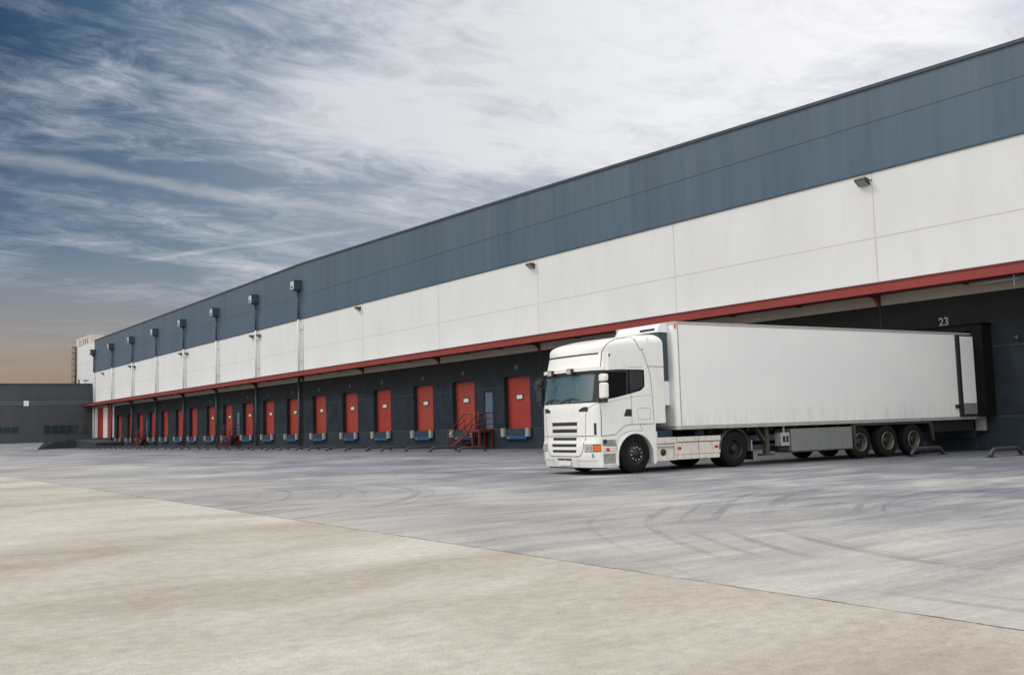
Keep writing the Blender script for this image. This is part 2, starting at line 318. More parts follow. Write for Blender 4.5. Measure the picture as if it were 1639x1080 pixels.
def ground_mat():
    m = bpy.data.materials.new('yard_concrete'); m.use_nodes = True; t = NT(m.node_tree)
    co = t.n('ShaderNodeTexCoord').outputs['Object']
    s_ = t.n('ShaderNodeSeparateXYZ', ins={0: co}); x, y = s_.outputs[0], s_.outputs[1]
    p = t.n('ShaderNodeBsdfPrincipled')
    crk = t.math('MULTIPLY', t.math('SUBTRACT', t.noise(co, 1.7, 5, .7), 0.5), 0.10)
    yy = t.math('ADD', y, crk)
    far = t.math('GREATER_THAN', yy, -27.12)
    # --- near slab: warm, fine grained
    sw = t.noise(t.mapping(co, rot=(0, 0, R(8)), scale=(1.0, 0.60, 1)), 0.55, 9, 0.66, 0.5)
    pt = t.noise(t.mapping(co, rot=(0, 0, R(-5)), scale=(1, .45, 1), loc=(7, 2, 0)), 0.28, 4, 0.5, 0.4)
    brush = t.noise(t.mapping(co, rot=(0, 0, R(6)), scale=(6.5, 0.5, 1)), 1.0, 7, 0.66, 0.3)
    grain = t.noise(co, 55, 5, 0.75)
    grit = t.noise(co, 95, 3, 0.7)
    v = t.math('ADD', t.math('MULTIPLY', sw, 0.46), t.math('ADD', t.math('MULTIPLY', pt, 0.42), t.math('MULTIPLY', brush, 0.12)))
    near = t.ramp(v, [(0.36, (0.290, 0.238, 0.188)), (0.45, (0.365, 0.322, 0.266)), (0.53, (0.435, 0.398, 0.340)), (0.62, (0.510, 0.480, 0.425))])
    gf = t.lin(grain, 0.3, 0.7, 0.72, 1.20)
    sc = t.vmath('SCALE', near); t.set(sc, 3, gf); near = sc.outputs[0]
    mid = t.noise(t.mapping(co, scale=(1, .75, 1)), 9.0, 7, 0.72)
    sc0 = t.vmath('SCALE', near); t.set(sc0, 3, t.lin(mid, 0.3, 0.7, 0.80, 1.16)); near = sc0.outputs[0]
    spk = t.step(grit, 0.60, 0.68)
    near = t.mix(t.math('MULTIPLY', spk, 0.5), near, c4((0.20, 0.15, 0.11)))
    peb = t.step(t.noise(co, 38, 3, 0.7), 0.66, 0.72)
    near = t.mix(t.math('MULTIPLY', peb, 0.45), near, c4((0.24, 0.19, 0.145)))
    st = t.step(t.noise(t.mapping(co, scale=(2, 1, 1), loc=(1.5, 4, 0)), 1.3, 9, 0.80), 0.665, 0.71)
    near = t.mix(t.math('MULTIPLY', st, 0.55), near, c4((0.22, 0.165, 0.12)))
    # --- far slab: grey, brushed, rubbed with tyre black
    b1 = t.noise(t.mapping(co, rot=(0, 0, R(4)), scale=(1.2, 0.30, 1), loc=(3, 0, 0)), 1.1, 9, 0.68, 1.0)
    b2 = t.noise(t.mapping(co, rot=(0, 0, R(-14)), scale=(1.7, 0.26, 1), loc=(8, 0, 0)), 0.9, 9, 0.70, 1.1)
    b3 = t.noise(t.mapping(co, scale=(.30, .42, 1), loc=(8, 5, 0)), 0.6, 5, 0.55, 0.5)
    b4 = t.noise(t.mapping(co, rot=(0, 0, R(2)), scale=(7.5, 0.45, 1)), 1.0, 6, 0.7, 0.2)
    v2 = t.math('ADD', t.math('ADD', t.math('MULTIPLY', b1, 0.26), t.math('MULTIPLY', b2, 0.26)), t.math('ADD', t.math('MULTIPLY', b3, 0.34), t.math('MULTIPLY', b4, 0.14)))
    farc = t.ramp(v2, [(0.40, (0.068, 0.077, 0.100)), (0.47, (0.150, 0.158, 0.180)), (0.52, (0.245, 0.247, 0.255)), (0.60, (0.420, 0.405, 0.380))])
    # less rubbed and paler towards the joint, where trucks seldom turn
    pale = t.math('MULTIPLY', t.math('SUBTRACT', 1.0, t.step(t.math('ADD', y, t.math('MULTIPLY', b3, 6.0)), -24.0, -13.0)), 0.80)
    farc = t.mix(pale, farc, t.ramp(v2, [(0.38, (0.20, 0.195, 0.195)), (0.5, (0.350, 0.330, 0.298)), (0.62, (0.46, 0.435, 0.39))]))
    scuff = t.noise(t.mapping(co, rot=(0, 0, R(20)), scale=(5.0, 0.8, 1)), 1.0, 8, 0.75, 1.6)
    sm = t.math('MULTIPLY', t.step(scuff, 0.56, 0.68), t.step(y, -27.0, -19.0))
    farc = t.mix(t.math('MULTIPLY', sm, 0.55), farc, c4((0.095, 0.102, 0.125)))
    # tyre swirls: rings around the points trucks turn about
    tot = None
    for (cx, cy_, sc_, lo, rad) in [(-23, -30.5, 1.9, .80, 13.0), (-33.5, -29.5, 1.5, .84, 17.5), (-50.0, -28.5, 1.3, .83, 19.0), (-68.0, -29.0, 1.1, .83, 22.0), (-3.5, -16.5, 1.6, .84, 13.0)]:
        rx, ry = t.math('SUBTRACT', x, cx), t.math('SUBTRACT', y, cy_)
        wob = t.math('MULTIPLY', t.noise(co, 0.12, 1), 1.6)
        rr = t.math('ADD', t.math('SQRT', t.math('ADD', t.math('MULTIPLY', rx, rx), t.math('MULTIPLY', ry, ry))), wob)
        ring = t.noise(t.n('ShaderNodeCombineXYZ', ins={0: rr, 1: cx, 2: 0.0}).outputs[0], sc_*2.2, 3, 0.7)
        ring = t.step(ring, 0.53, 0.63)
        msk = t.math('MULTIPLY', t.math('MULTIPLY', t.step(rr, rad*0.40, rad*0.58), t.math('SUBTRACT', 1.0, t.step(rr, rad*0.75, rad))), t.step(t.noise(t.mapping(co, loc=(cx, cy_, 0)), 0.30, 5, .65), 0.40, 0.60))
        k = t.math('MULTIPLY', ring, msk)
        tot = k if tot is None else t.math('MAXIMUM', tot, k)
    lane = t.noise(t.mapping(co, rot=(0, 0, R(2)), scale=(2.6, 0.035, 1), loc=(1, 2, 0)), 1.0, 4, 0.6, 0.3)
    lanes = t.math('MULTIPLY', t.step(lane, 0.58, 0.70), t.step(y, -24, -10))
    tot = t.math('MAXIMUM', t.math('MULTIPLY', tot, 0.50), t.math('MULTIPLY', lanes, 0.65))
    farc = t.mix(t.math('MULTIPLY', tot, 0.80), farc, c4((0.045, 0.048, 0.058)))
    # darker over the last metres before the docks
    dockd = t.math('MULTIPLY', t.step(t.math('ADD', y, t.math('MULTIPLY', b3, 5.0)), -15.0, 0.5), 0.72)
    farc = t.mix(dockd, farc, c4((0.055, 0.060, 0.070)))
    gf2 = t.lin(t.noise(co, 14, 7, .75), 0.3, 0.7, 0.80, 1.14)
    sc2 = t.vmath('SCALE', farc); t.set(sc2, 3, gf2); farc = sc2.outputs[0]
    col = t.mix(far, near, farc)
    ln = t.math('LESS_THAN', t.math('ABSOLUTE', t.math('ADD', yy, 27.12)), t.lin(t.noise(co, 3.0, 4, .8), 0.35, 0.7, 0.004, 0.026))
    col = t.mix(t.math('MULTIPLY', ln, 0.75), col, c4((0.035, 0.035, 0.04)))
    t.set(p, 'Base Color', col)
    t.set(p, 'Roughness', t.lin(v2, 0.35, 0.65, 0.45, 0.80)); t.set(p, 'Specular IOR Level', 0.4)
    b = t.n('ShaderNodeBump'); t.set(b, 'Strength', 0.35); t.set(b, 'Distance', 0.006)
    t.set(b, 'Height', t.math('ADD', t.math('MULTIPLY', grain, 0.7), t.math('MULTIPLY', brush, 1.2))); t.set(p, 'Normal', b)
    t.n('ShaderNodeOutputMaterial', ins={0: p.outputs[0]}); return m
M['ground'] = ground_mat()

# ------------------------------------------------------------------ mesh helpers
class MB:
    def __init__(s): s.v = []; s.f = []; s.mi = []; s.k = 0; s.sm = []; s.smooth = False
    def add(s, vs, fs):
        b = len(s.v); s.v += [tuple(v) for v in vs]
        for f in fs: s.f.append(tuple(b+i for i in f)); s.mi.append(s.k); s.sm.append(s.smooth)
    def box(s, x0, x1, y0, y1, z0, z1):
        x0, x1 = sorted((x0, x1)); y0, y1 = sorted((y0, y1)); z0, z1 = sorted((z0, z1))
        s.add([(x0,y0,z0),(x1,y0,z0),(x1,y1,z0),(x0,y1,z0),(x0,y0,z1),(x1,y0,z1),(x1,y1,z1),(x0,y1,z1)],
              [(0,3,2,1),(4,5,6,7),(0,1,5,4),(1,2,6,5),(2,3,7,6),(3,0,4,7)])
    def prism(s, poly, axis, a, b):
        """poly of 2-D points; axis 'x': (y,z) extruded along x; 'y': (x,z); 'z': (x,y)"""
        n = len(poly)
        def P(q, t): return {'x': (t, q[0], q[1]), 'y': (q[0], t, q[1]), 'z': (q[0], q[1], t)}[axis]
        s.add([P(q, a) for q in poly]+[P(q, b) for q in poly],
              [tuple(range(n-1, -1, -1)), tuple(range(n, 2*n))]+[(i, (i+1) % n, n+(i+1) % n, n+i) for i in range(n)])
    def tube(s, pts, r, n=8, cap=True):
        pts = [Vector(p) for p in pts]; rings = []
        for i, p in enumerate(pts):
            d = (pts[min(i+1, len(pts)-1)]-pts[max(i-1, 0)]).normalized()
            up = Vector((0, 0, 1)) if abs(d.z) < .9 else Vector((1, 0, 0))
            a = d.cross(up).normalized(); b = a.cross(d)
            rr = r[i] if isinstance(r, (list, tuple)) else r
            rings.append([p+rr*(math.cos(2*PI*k/n)*a+math.sin(2*PI*k/n)*b) for k in range(n)])
        vs = [v for rg in rings for v in rg]
        fs = [(i*n+k, i*n+(k+1) % n, (i+1)*n+(k+1) % n, (i+1)*n+k) for i in range(len(pts)-1) for k in range(n)]
        if cap: fs += [tuple(range(n-1, -1, -1)), tuple((len(pts)-1)*n+k for k in range(n))]
        sm = s.smooth; s.smooth = n > 5; s.add(vs, fs); s.smooth = sm
    def lathe(s, prof, cx, cy_, cz, n=40, sgn=1):
        """profile (offset along x, radius) turned about the x axis"""
        vs = [(cx+sgn*o, cy_+r*math.cos(2*PI*k/n), cz+r*math.sin(2*PI*k/n)) for o, r in prof for k in range(n)]
        fs = [(i*n+k, i*n+(k+1) % n, (i+1)*n+(k+1) % n, (i+1)*n+k) for i in range(len(prof)-1) for k in range(n)]
        sm = s.smooth; s.smooth = True; s.add(vs, fs); s.smooth = sm
    def grid(s, fn, us, vs_, flip=False):
        nu, nv = len(us), len(vs_)
        vv = [fn(u, v) for u in us for v in vs_]
        fs = [((i*nv+j), (i*nv+j+1), ((i+1)*nv+j+1), ((i+1)*nv+j)) for i in range(nu-1) for j in range(nv-1)]
        if flip: fs = [f[::-1] for f in fs]
        sm = s.smooth; s.smooth = True; s.add(vv, fs); s.smooth = sm
    def build(s, name, mats, parent=None, bevel=0.0, loc=None, fix=True):
        me = bpy.data.meshes.new(name); me.from_pydata(s.v, [], s.f)
        if not isinstance(mats, (list, tuple)): mats = [mats]
        for m_ in mats: me.materials.append(M[m_] if isinstance(m_, str) else m_)
        me.polygons.foreach_set('material_index', s.mi); me.polygons.foreach_set('use_smooth', s.sm)
        if fix:
            bm = bmesh.new(); bm.from_mesh(me); bmesh.ops.recalc_face_normals(bm, faces=bm.faces); bm.to_mesh(me); bm.free()
        me.update()
        o = bpy.data.objects.new(name, me); C.objects.link(o)
        if parent: o.parent = parent
        if loc: o.location = loc
        if bevel:
            b = o.modifiers.new('bevel', 'BEVEL'); b.width = bevel; b.segments = 2; b.limit_method = 'ANGLE'; b.angle_limit = R(35); b.harden_normals = False
        return o
def tag(o, label, cat, group=None):
    o['label'] = label; o['category'] = cat
    if group: o['group'] = group
    return o
def root(name, loc, label, cat, group=None, rz=0.0):
    o = bpy.data.objects.new(name, None); C.objects.link(o); o.location = loc; o.rotation_euler = (0, 0, rz); o.empty_display_size = 0.3
    return tag(o, label, cat, group)
def struct(o): o['kind'] = 'structure'; return o
def rot_copy(src, parent, loc):
    c = src.copy(); C.objects.link(c); c.parent = parent; c.location = loc
    return c
def copy_tree(src, parent=None, loc=None):
    c = src.copy(); C.objects.link(c); c.parent = parent
    if loc is not None: c.location = loc
    for ch in list(src.children): copy_tree(ch, c)
    return c

# ------------------------------------------------------------------ ground
b = MB(); b.add([(-900, -600, 0), (500, -600, 0), (500, 700, 0), (-900, 700, 0)], [(0, 1, 2, 3)])
struct(b.build('ground', 'ground'))

# ------------------------------------------------------------------ warehouse
XL, XR = -151.0, 12.0
BAY = 10.84
doors = {1:-137.0, 2:-131.5, 3:-126.8, 4:-121.4, 5:-116.4, 6:-110.9, 7:-106.0, 8:-100.4, 9:-95.35, 10:-89.95, 11:-84.8, 12:-79.35,
         13:-74.0, 14:-68.45, 15:-63.3, 16:-57.5, 17:-52.5, 18:-46.75, 19:-41.7, 20:-35.9, 21:-30.8, 22:-25.1, 23:-20.14}
HW, Z0, Z1 = 1.28, 1.15, 4.16
wh = root('warehouse', (0, 0, 0), 'very long warehouse with blue-grey top, white middle and dark dock wall with red doors', 'warehouse')
TH = 0.55
# dark lower wall with the door openings left out
def opening_list():
    L = [(doors[k]-HW, doors[k]+HW, Z0, Z1, 0.0) for k in doors]
    return L
mandoors = [-49.72, -92.55, -123.95]
ops = sorted(opening_list()+[(x-0.45, x+0.45, 1.17, 3.40, 0.0) for x in mandoors])
# merge neighbours that touch
b = MB(); zt = 5.45
xprev = -139.6
for (a0, a1, z0, z1, _) in ops:
    if a0 > xprev: b.box(xprev, a0, 0, TH, 0, zt)
    b.box(a0, a1, 0, TH, 0, z0); b.box(a0, a1, 0, TH, z1, zt); xprev = a1
b.box(xprev, XR, 0, TH, 0, zt)
b.build('lower_wall', 'lower_wall', wh)
b = MB(); b.box(XL, -139.6, 0.0, TH, 0, 1.30)
b.build('plinth', 'ramp_dark', wh)
# bright end bays with two tall red doors
for xa, xb in ((XL, -149.1), (-145.6, -143.3), (-140.4, -139.6)):
    b = MB(); b.box(xa, xb, 0, TH, 1.30, zt); b.build('end_pillar', 'white_wall', wh)
for (xa, xb) in [(-149.1, -145.6), (-143.3, -140.4)]:
    b = MB(); b.box(xa, xb, 0.06, 0.12, 1.30, 3.02); b.box(xa, xb, 0.08, 0.12, 3.02, 3.10); b.box(xa, xb, 0.06, 0.12, 3.10, zt)
    o = b.build('tall_door', 'shutter', wh); o['label'] = 'tall red door between white pillars'
# white wall
b = MB(); b.box(XL, XR, 0, TH, zt, 10.65)
q = MB(); q.box(XL, XR, -0.02, 0.0, 5.45, 5.86); q.build('shaded_wall_band', 'shaded_white', wh)  # added strip: canopy shade on the white wall, painted as darker beige
b.k = 1
for k in range(12):
    x = -22.72-BAY*k
    b.box(x-0.016, x+0.016, -0.006, 0.02, zt, 10.65)
b.box(-11.88-.016, -11.88+.016, -0.006, 0.02, zt, 10.65)
b.box(XL, XR, -0.004, 0.02, 8.077, 8.105)
b.build('white_wall', ['white_wall', 'joint'], wh)
# blue cladding with sloping top
prof = [(XL, 15.16), (-125.0, 15.18), (-77.0, 15.20), (-50.6, 14.62), (-36.8, 14.27), (-24.1, 13.94), (-16.5, 13.74), (XR, 13.0)]
b = MB(); b.prism([(XL, 10.65), (XR, 10.65)]+prof[::-1], 'y', -0.03, TH)
b.k = 1; b.box(XL, XR, -0.036, 0.0, 12.57, 12.60)
b.box(XL, XR, -0.042, 0.0, 10.62, 10.68)
b.build('blue_cladding', ['cladding', 'coping'], wh)
b = MB(); b.prism([(x, z) for x, z in prof]+[(x, z+0.13) for x, z in prof[::-1]], 'y', -0.09, TH+0.1)
b.build('roof_coping', 'coping', wh)
# sides, roof slab and back so the building is a body
b = MB(); b.box(XR-0.4, XR, TH, 60, 0, 12.9); b.box(XL, XR, 60, 60.4, 0, 12.9)
b.build('rear_wall', 'grey_wall', wh)
b = MB(); b.prism([(XL, 12.8), (XR, 12.8), (XR, 12.95), (-77, 15.0), (XL, 15.0)], 'y', TH, 60)
b.build('roof', 'coping', wh)
b = MB(); b.box(-163.0, XL, 0.15, 0.6, 0, 15.05)
b.k = 1
for z in (8.09, 12.5): b.box(-163.0, XL, 0.144, 0.2, z-0.02, z+0.02)
b.build('far_wall', ['white_wall', 'joint'], wh)['label'] = 'plain white wall running on beyond the grey building'
# dark floor inside behind open door 23
b = MB(); b.box(-22.5, -17.5, TH, 8, 1.0, 1.15); b.box(-22.5, -22.4, TH, 8, 1.15, 5); b.box(-17.6, -17.5, TH, 8, 1.15, 5); b.box(-22.5, -17.5, 8, 8.1, 1, 5); b.box(-22.5, -17.5, TH, 8, 5, 5.1)
b.build('dock_interior', 'black', wh)

# canopy
can = MB()
can.prism([(-1.24, 5.80), (-1.16, 5.80), (-1.16, 5.88), (-0.02, 5.95), (-0.02, 6.05), (-1.10, 6.14), (-1.24, 6.17)], 'x', XL-3.2, XR)
can.k = 1; can.box(XL-3.2, XR, -1.262, -1.24, 6.12, 6.19)
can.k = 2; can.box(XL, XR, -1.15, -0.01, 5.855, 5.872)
can.k = 3; can.prism([(-1.20, 6.172), (-0.01, 6.07), (-0.01, 6.085), (-1.20, 6.187)], 'x', XL-3.15, XR)
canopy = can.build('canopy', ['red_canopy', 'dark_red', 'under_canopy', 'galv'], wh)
for k in range(-1, 12):
    x = -22.72-BAY*k
    q = MB()
    q.prism([(0.0, 5.42), (-0.10, 5.42), (-0.14, 5.58), (-0.28, 5.72), (-0.55, 5.78), (-1.12, 5.80), (-1.12, 5.87), (0.0, 5.94)], 'x', x-0.07, x+0.07)
    q.build('bracket', 'dark_red', canopy)
    for f in (0.33, 0.66):
        q = MB(); xx = x+BAY*f; q.box(xx-.05, xx+.05, -0.45, -0.02, 5.80, 5.86); q.build('purlin_cleat', 'dark_red', canopy)
q = MB(); q.tube([(-18.6, -0.5, 5.72), (-17.0, -0.5, 5.72)], 0.035); q.box(-17.25, -17.2, -0.52, -0.48, 5.5, 5.87); q.build('strip_light', 'alu', canopy)

# dock doors
def make_shutter():
    b = MB(); n = 24; zz = Z1-Z0; sh = zz/n
    for i in range(n):
        z = i*sh
        b.prism([(0.0, z+0.004), (-0.020, z+0.012), (-0.020, z+sh-0.016), (0.0, z+sh-0.004)], 'x', -HW, HW)
    b.box(-HW, HW, 0.0, 0.03, 0, zz)
    return b
# fix prism axis order: poly is (y,z)
d0 = make_shutter().build('dock_door', 'shutter', wh, loc=(doors[18], 0.31, Z0))
f = MB(); f.box(-0.35, 0.35, -0.045, -0.018, -0.165, 0.165)
fr = f.build('vision_frame', 'lamp_dark', d0, loc=(-0.10, 0, 1.82)); fr.scale = (1, 1, 1)
v = MB(); v.box(-0.27, 0.27, -0.055, -0.04, -0.11, 0.11)
pn = v.build('vision_panel', 'window_pane', d0, loc=(-0.10, 0, 1.82))
dark_ones = {18: None}
for k, x in doors.items():
    if k in (18, 23): continue
    d = copy_tree(d0, wh, (x, 0.31, Z0))
    if k < 8 or 18 < k:
        for ch in list(d.children): bpy.data.objects.remove(ch)
# dock leveller below the door: blue lift table lip, two bumpers
def make_lev():
    b = MB(); b.box(-1.0, 1.0, -0.16, 0.0, -0.60, -0.40)
    b.k = 1; b.box(-1.0, 1.0, -0.10, 0.0, -0.40, -0.10); b.box(-1.05, 1.05, -0.05, 0.0, -0.10, -0.02)
    b.k = 2; b.box(-0.72, -0.62, -0.19, -0.16, -0.56, -0.48)
    return b
lv0 = make_lev().build('dock_leveller', ['blue_steel', 'navy', 'number_white'], wh, loc=(doors[18], 0, Z0), bevel=0.008)
for s_ in (-1, 1):
    q = MB(); q.box(-0.16, 0.16, -0.26, 0, -0.46, 0.03); q.k = 1; q.box(-0.19, 0.19, -0.10, 0.0, -0.50, 0.06)
    q.build('dock_bumper', ['bumper_grey', 'black'], lv0, loc=(s_*1.22, 0, 0), bevel=0.012)
for k, x in doors.items():
    if k == 18: continue
    copy_tree(lv0, wh, (x, 0, Z0))
# the numbers over the doors
for k, x in doors.items():
    cu = bpy.data.curves.new('dock_number', 'FONT'); cu.body = str(k); cu.size = 0.36 if k != 23 else 0.40; cu.extrude = 0.004; cu.align_x = 'CENTER'; cu.offset = 0.008
    cu.materials.append(M['number_white'] if k == 23 else M['number_faded'])
    tmp = bpy.data.objects.new('dock_number_text', cu); me = bpy.data.meshes.new_from_object(tmp); bpy.data.objects.remove(tmp)
    o = bpy.data.objects.new('dock_number', me); C.objects.link(o); o.parent = wh
    o.location = (x, -0.008, 4.52 if k != 23 else 4.46); o.rotation_euler = (PI/2, 0, 0)
# staff doors
for x in mandoors:
    q = MB(); q.box(-0.45, 0.45, 0.0, 0.04, 0, 2.23); q.k = 1; q.box(-0.45, -0.40, -0.012, 0.0, 0, 2.23); q.box(0.40, 0.45, -0.012, 0.0, 0, 2.23); q.box(-0.40, 0.40, -0.012, 0, 2.18, 2.23)
    o = q.build('staff_door', ['man_door', 'coping'], wh, loc=(x, 0.06, 1.17))
    q = MB(); q.box(-0.34, -0.22, -0.05, 0, 1.02, 1.06); q.build('handle', 'chrome', o)
# black dock shelter at door 23
q = MB(); xs = doors[23]
q.box(xs-1.72, xs-1.34, -0.62, -0.002, 1.20, 4.34); q.box(xs+1.34, xs+1.72, -0.62, -0.002, 1.20, 4.34)
q.box(xs-1.34, xs+1.34, -0.62, -0.002, 4.12, 4.34); q.box(xs-1.76, xs+1.76, -0.66, -0.002, 4.34, 4.38)
q.build('dock_shelter', 'shelter', wh, bevel=0.02)
q = MB(); q.prism([(-17.60, 3.80), (-17.46, 3.88), (-17.46, 3.72)], 'y', -0.10, -0.002); q.build('wall_sensor', 'rail_grey', wh)
q = MB(); q.box(-16.0, -15.8, -0.08, -0.002, .55, .75); q.build('socket_box', 'bumper_grey', wh)

# ------------------------------------------------------------------ downpipes with hopper heads
pipes = [(-77.5, 13.15, 'closest to the truck'), (-87.2, 13.15, 'second from the truck end'), (-98.0, 13.1, ''), (-108.7, 13.1, ''), (-119.3, 13.1, ''), (-129.8, 13.1, ''), (-140.1, 13.1, ''), (-150.6, 13.1, '')]
plab = ['nearest rainwater downpipe with hopper box, first along the blue wall from the truck',
        'rainwater downpipe with hopper box, second along the blue wall from the truck',
        'rainwater downpipe with hopper box, third along the blue wall from the truck',
        'rainwater downpipe with hopper box, fourth along the blue wall from the truck',
        'rainwater downpipe with hopper box, fifth along the blue wall from the truck',
        'small far rainwater downpipe with hopper box, sixth along the wall from the truck',
        'small far downpipe with silver hopper box, second from the far corner of the warehouse',
        'farthest downpipe, dark hopper box at the far corner of the warehouse']
def make_pipe(name, loc, label):
    r0 = root(name, loc, label, 'downpipe', 'rainwater downpipes on the warehouse wall')
    b = MB(); b.box(-0.36, 0.36, -0.72, -0.04, 13.12, 13.82); b.box(-0.40, 0.40, -0.76, -0.04, 13.82, 13.87)
    b.prism([(-0.30, 13.12), (0.30, 13.12), (0.12, 12.94), (-0.12, 12.94)], 'y', -0.45, -0.12)
    o = b.build('hopper_box', 'pipe_dark', r0)
    b = MB(); b.box(-0.35, 0.35, -0.732, -0.72, 13.13, 13.81); b.build('lit_front', 'lit_silver', o)  # sun-lit front face painted bright, the other box sides left dark
    b = MB(); b.box(-0.20, 0.12, -0.740, -0.732, 13.22, 13.40); b.build('overflow_hole', 'black', o)
    b = MB(); b.tube([(0, -0.20, 12.97), (0, -0.20, 10.62)], 0.085, 10); b.build('upper_pipe', 'pipe_dark', r0)
    b = MB(); b.tube([(0, -0.20, 10.62), (0, -0.20, 6.05)], 0.085, 10)
    for z in (9.8, 7.2): b.box(-0.03, 0.55, -0.06, -0.02, z-.03, z+.03); b.box(-0.11, 0.11, -0.2, -0.02, z-.03, z+.03)
    b.tube([(0.5, -0.03, 10.6), (0.5, -0.03, 6.05)], 0.02, 6)
    b.build('middle_pipe', 'pipe_white', r0)
    b = MB(); b.tube([(0, -0.20, 5.80), (0, -0.20, 0.02)], 0.10, 10)
    for z in (4.6, 2.6, 0.8): b.box(-0.13, 0.13, -0.2, -0.0, z-.03, z+.03)
    b.build('lower_pipe', 'pipe_dark', r0)
    return r0
for i, (x, z, _) in enumerate(pipes):
    if i == 0: p0 = make_pipe('downpipe', (x, 0, 0), plab[0])
    else:
        c = copy_tree(p0, None, (x, 0, 0)); c['label'] = plab[i]
        if i == 7:
            for ch in c.children:
                if ch.name.startswith('lower_pipe'):
                    ch.data = ch.data.copy(); ch.data.materials[0] = M['pipe_white']
# ------------------------------------------------------------------ floodlights
flab = [(-22.98, 10.36, 'large floodlight on the white wall above the trailer, nearest to the camera'),
        (-44.75, 10.33, 'second floodlight on the white wall, high above the lorry cab'),
        (-66.50, 10.35, 'floodlight alone on the white wall between the truck and the nearest downpipe'),
        (-88.35, 10.22, 'small floodlight just beyond the second downpipe from the truck'),
        (-86.6, 10.13, 'tiny floodlight just before the second downpipe from the truck'),
        (-110.0, 10.25, 'tiny floodlight just beyond the fourth downpipe from the truck'),
        (-107.8, 10.10, 'tiny floodlight just before the fourth downpipe from the truck'),
        (-131.2, 10.25, 'tiny distant floodlight just beyond the sixth downpipe from the truck'),
        (-129.0, 10.05, 'tiny distant floodlight just before the sixth downpipe from the truck'),
        (-145.5, 10.20, 'last tiny floodlight at the far end of the white wall')]
def make_flood(loc, label):
    r0 = root('floodlight', loc, label, 'floodlight', 'floodlights along the white wall')
    b = MB(); b.prism([(-0.36, 0.02), (-0.06, -0.20), (-0.02, -0.13), (-0.30, 0.10)], 'x', -0.30, 0.22)
    b.build('lamp_housing', 'lamp_dark', r0, bevel=0.01)
    b = MB(); b.prism([(-0.335, -0.008), (-0.085, -0.192), (-0.088, -0.198), (-0.338, -0.014)], 'x', -0.24, 0.16)
    b.build('lamp_glass', 'lamp_glass', r0)
    b = MB(); b.box(-0.05, 0.05, -0.12, 0.0, -0.02, 0.06); b.box(-0.10, 0.10, -0.02, 0.0, -0.10, 0.12); b.box(0.22, 0.25, -0.2, 0.0, -0.05, 0.0)
    b.build('wall_bracket', 'lamp_dark', r0)
    return r0
for i, (x, z, lb) in enumerate(flab):
    if i == 0: f0 = make_flood((x, -0.005, z), lb)
    else:
        c = copy_tree(f0, None, (x, -0.005, z)); c['label'] = lb

# ------------------------------------------------------------------ red steel stairs at the staff doors
def make_stairs(loc, label):
    r0 = root('steel_stairs', loc, label, 'staircase', 'red steel stairs up to the staff doors')
    # local: right end of the platform at x=0, flight drops towards -x
    b = MB(); b.box(-1.75, 0, -1.02, -0.02, 1.10, 1.16); b.box(-1.75, 0, -1.05, -1.02, 1.0, 1.17); b.box(0, 0.04, -1.05, -0.02, 1.0, 1.17)
    b.build('platform', 'dark_red', r0)
    for x in (-0.80, -0.06):
        for y in (-0.98, -0.10):
            q = MB(); q.box(x-0.06, x+0.06, y-0.06, y+0.06, 0.0, 1.10); q.build('leg', 'dark_red', r0)
    for y in (-1.03, -0.08):
        q = MB(); q.prism([(-1.20, 1.12), (-1.20, 0.90), (-3.15, 0.0), (-3.60, 0.0)], 'y', y-0.03, y+0.03); q.build('stringer', 'dark_red', r0)
    n = 6
    for i in range(n):
        z = 1.12*(i+0.7)/(n+0.4); x = -3.45+(-1.45+3.45)*(i+0.5)/n
        q = MB(); q.box(x-0.16, x+0.16, -1.0, -0.11, z-0.03, z); q.build('step', 'dark_red', r0)
    for y in (-1.03, -0.08):
        q = MB(); xr = 0.0 if y < -1 else -0.9
        q.tube([(-3.50, y, 0.05), (-3.50, y, 0.98)], 0.024, 6); q.tube([(-3.75, y, 0.95), (-3.50, y, 0.98), (-1.55, y, 2.12), (xr, y, 2.12)], 0.032, 6)
        q.tube([(-3.50, y, 0.64), (-1.55, y, 1.78), (xr, y, 1.78)], 0.020, 6)
        q.tube([(-3.50, y, 0.34), (-1.55, y, 1.46), (xr, y, 1.46)], 0.020, 6)
        for x in (-1.55, -0.8): q.tube([(x, y, 1.15), (x, y, 2.12)], 0.024, 6)
        if y < -1: q.tube([(0.0, y, 1.15), (0.0, y, 2.12)], 0.024, 6)
        q.build('handrail', 'dark_red', r0)
    q = MB()
    for z, r in ((2.12, 0.032), (1.78, 0.020), (1.46, 0.020)): q.tube([(0.0, -1.03, z), (0.0, -0.05, z)], r, 6)
    q.build('end_rail', 'dark_red', r0)
    return r0
st0 = make_stairs((-49.22, 0, 0), 'nearest red steel stairs, beside the dark shape of the lorry cab')
st0['label'] = 'nearest flight of red steel stairs with handrails, two red doors from the truck'
c = copy_tree(st0, None, (-91.9, 0, 0)); c['label'] = 'middle flight of red steel stairs, about halfway along the dock wall'
c = copy_tree(st0, None, (-123.3, 0, 0)); c['label'] = 'farthest and smallest flight of red steel stairs near the far end of the docks'

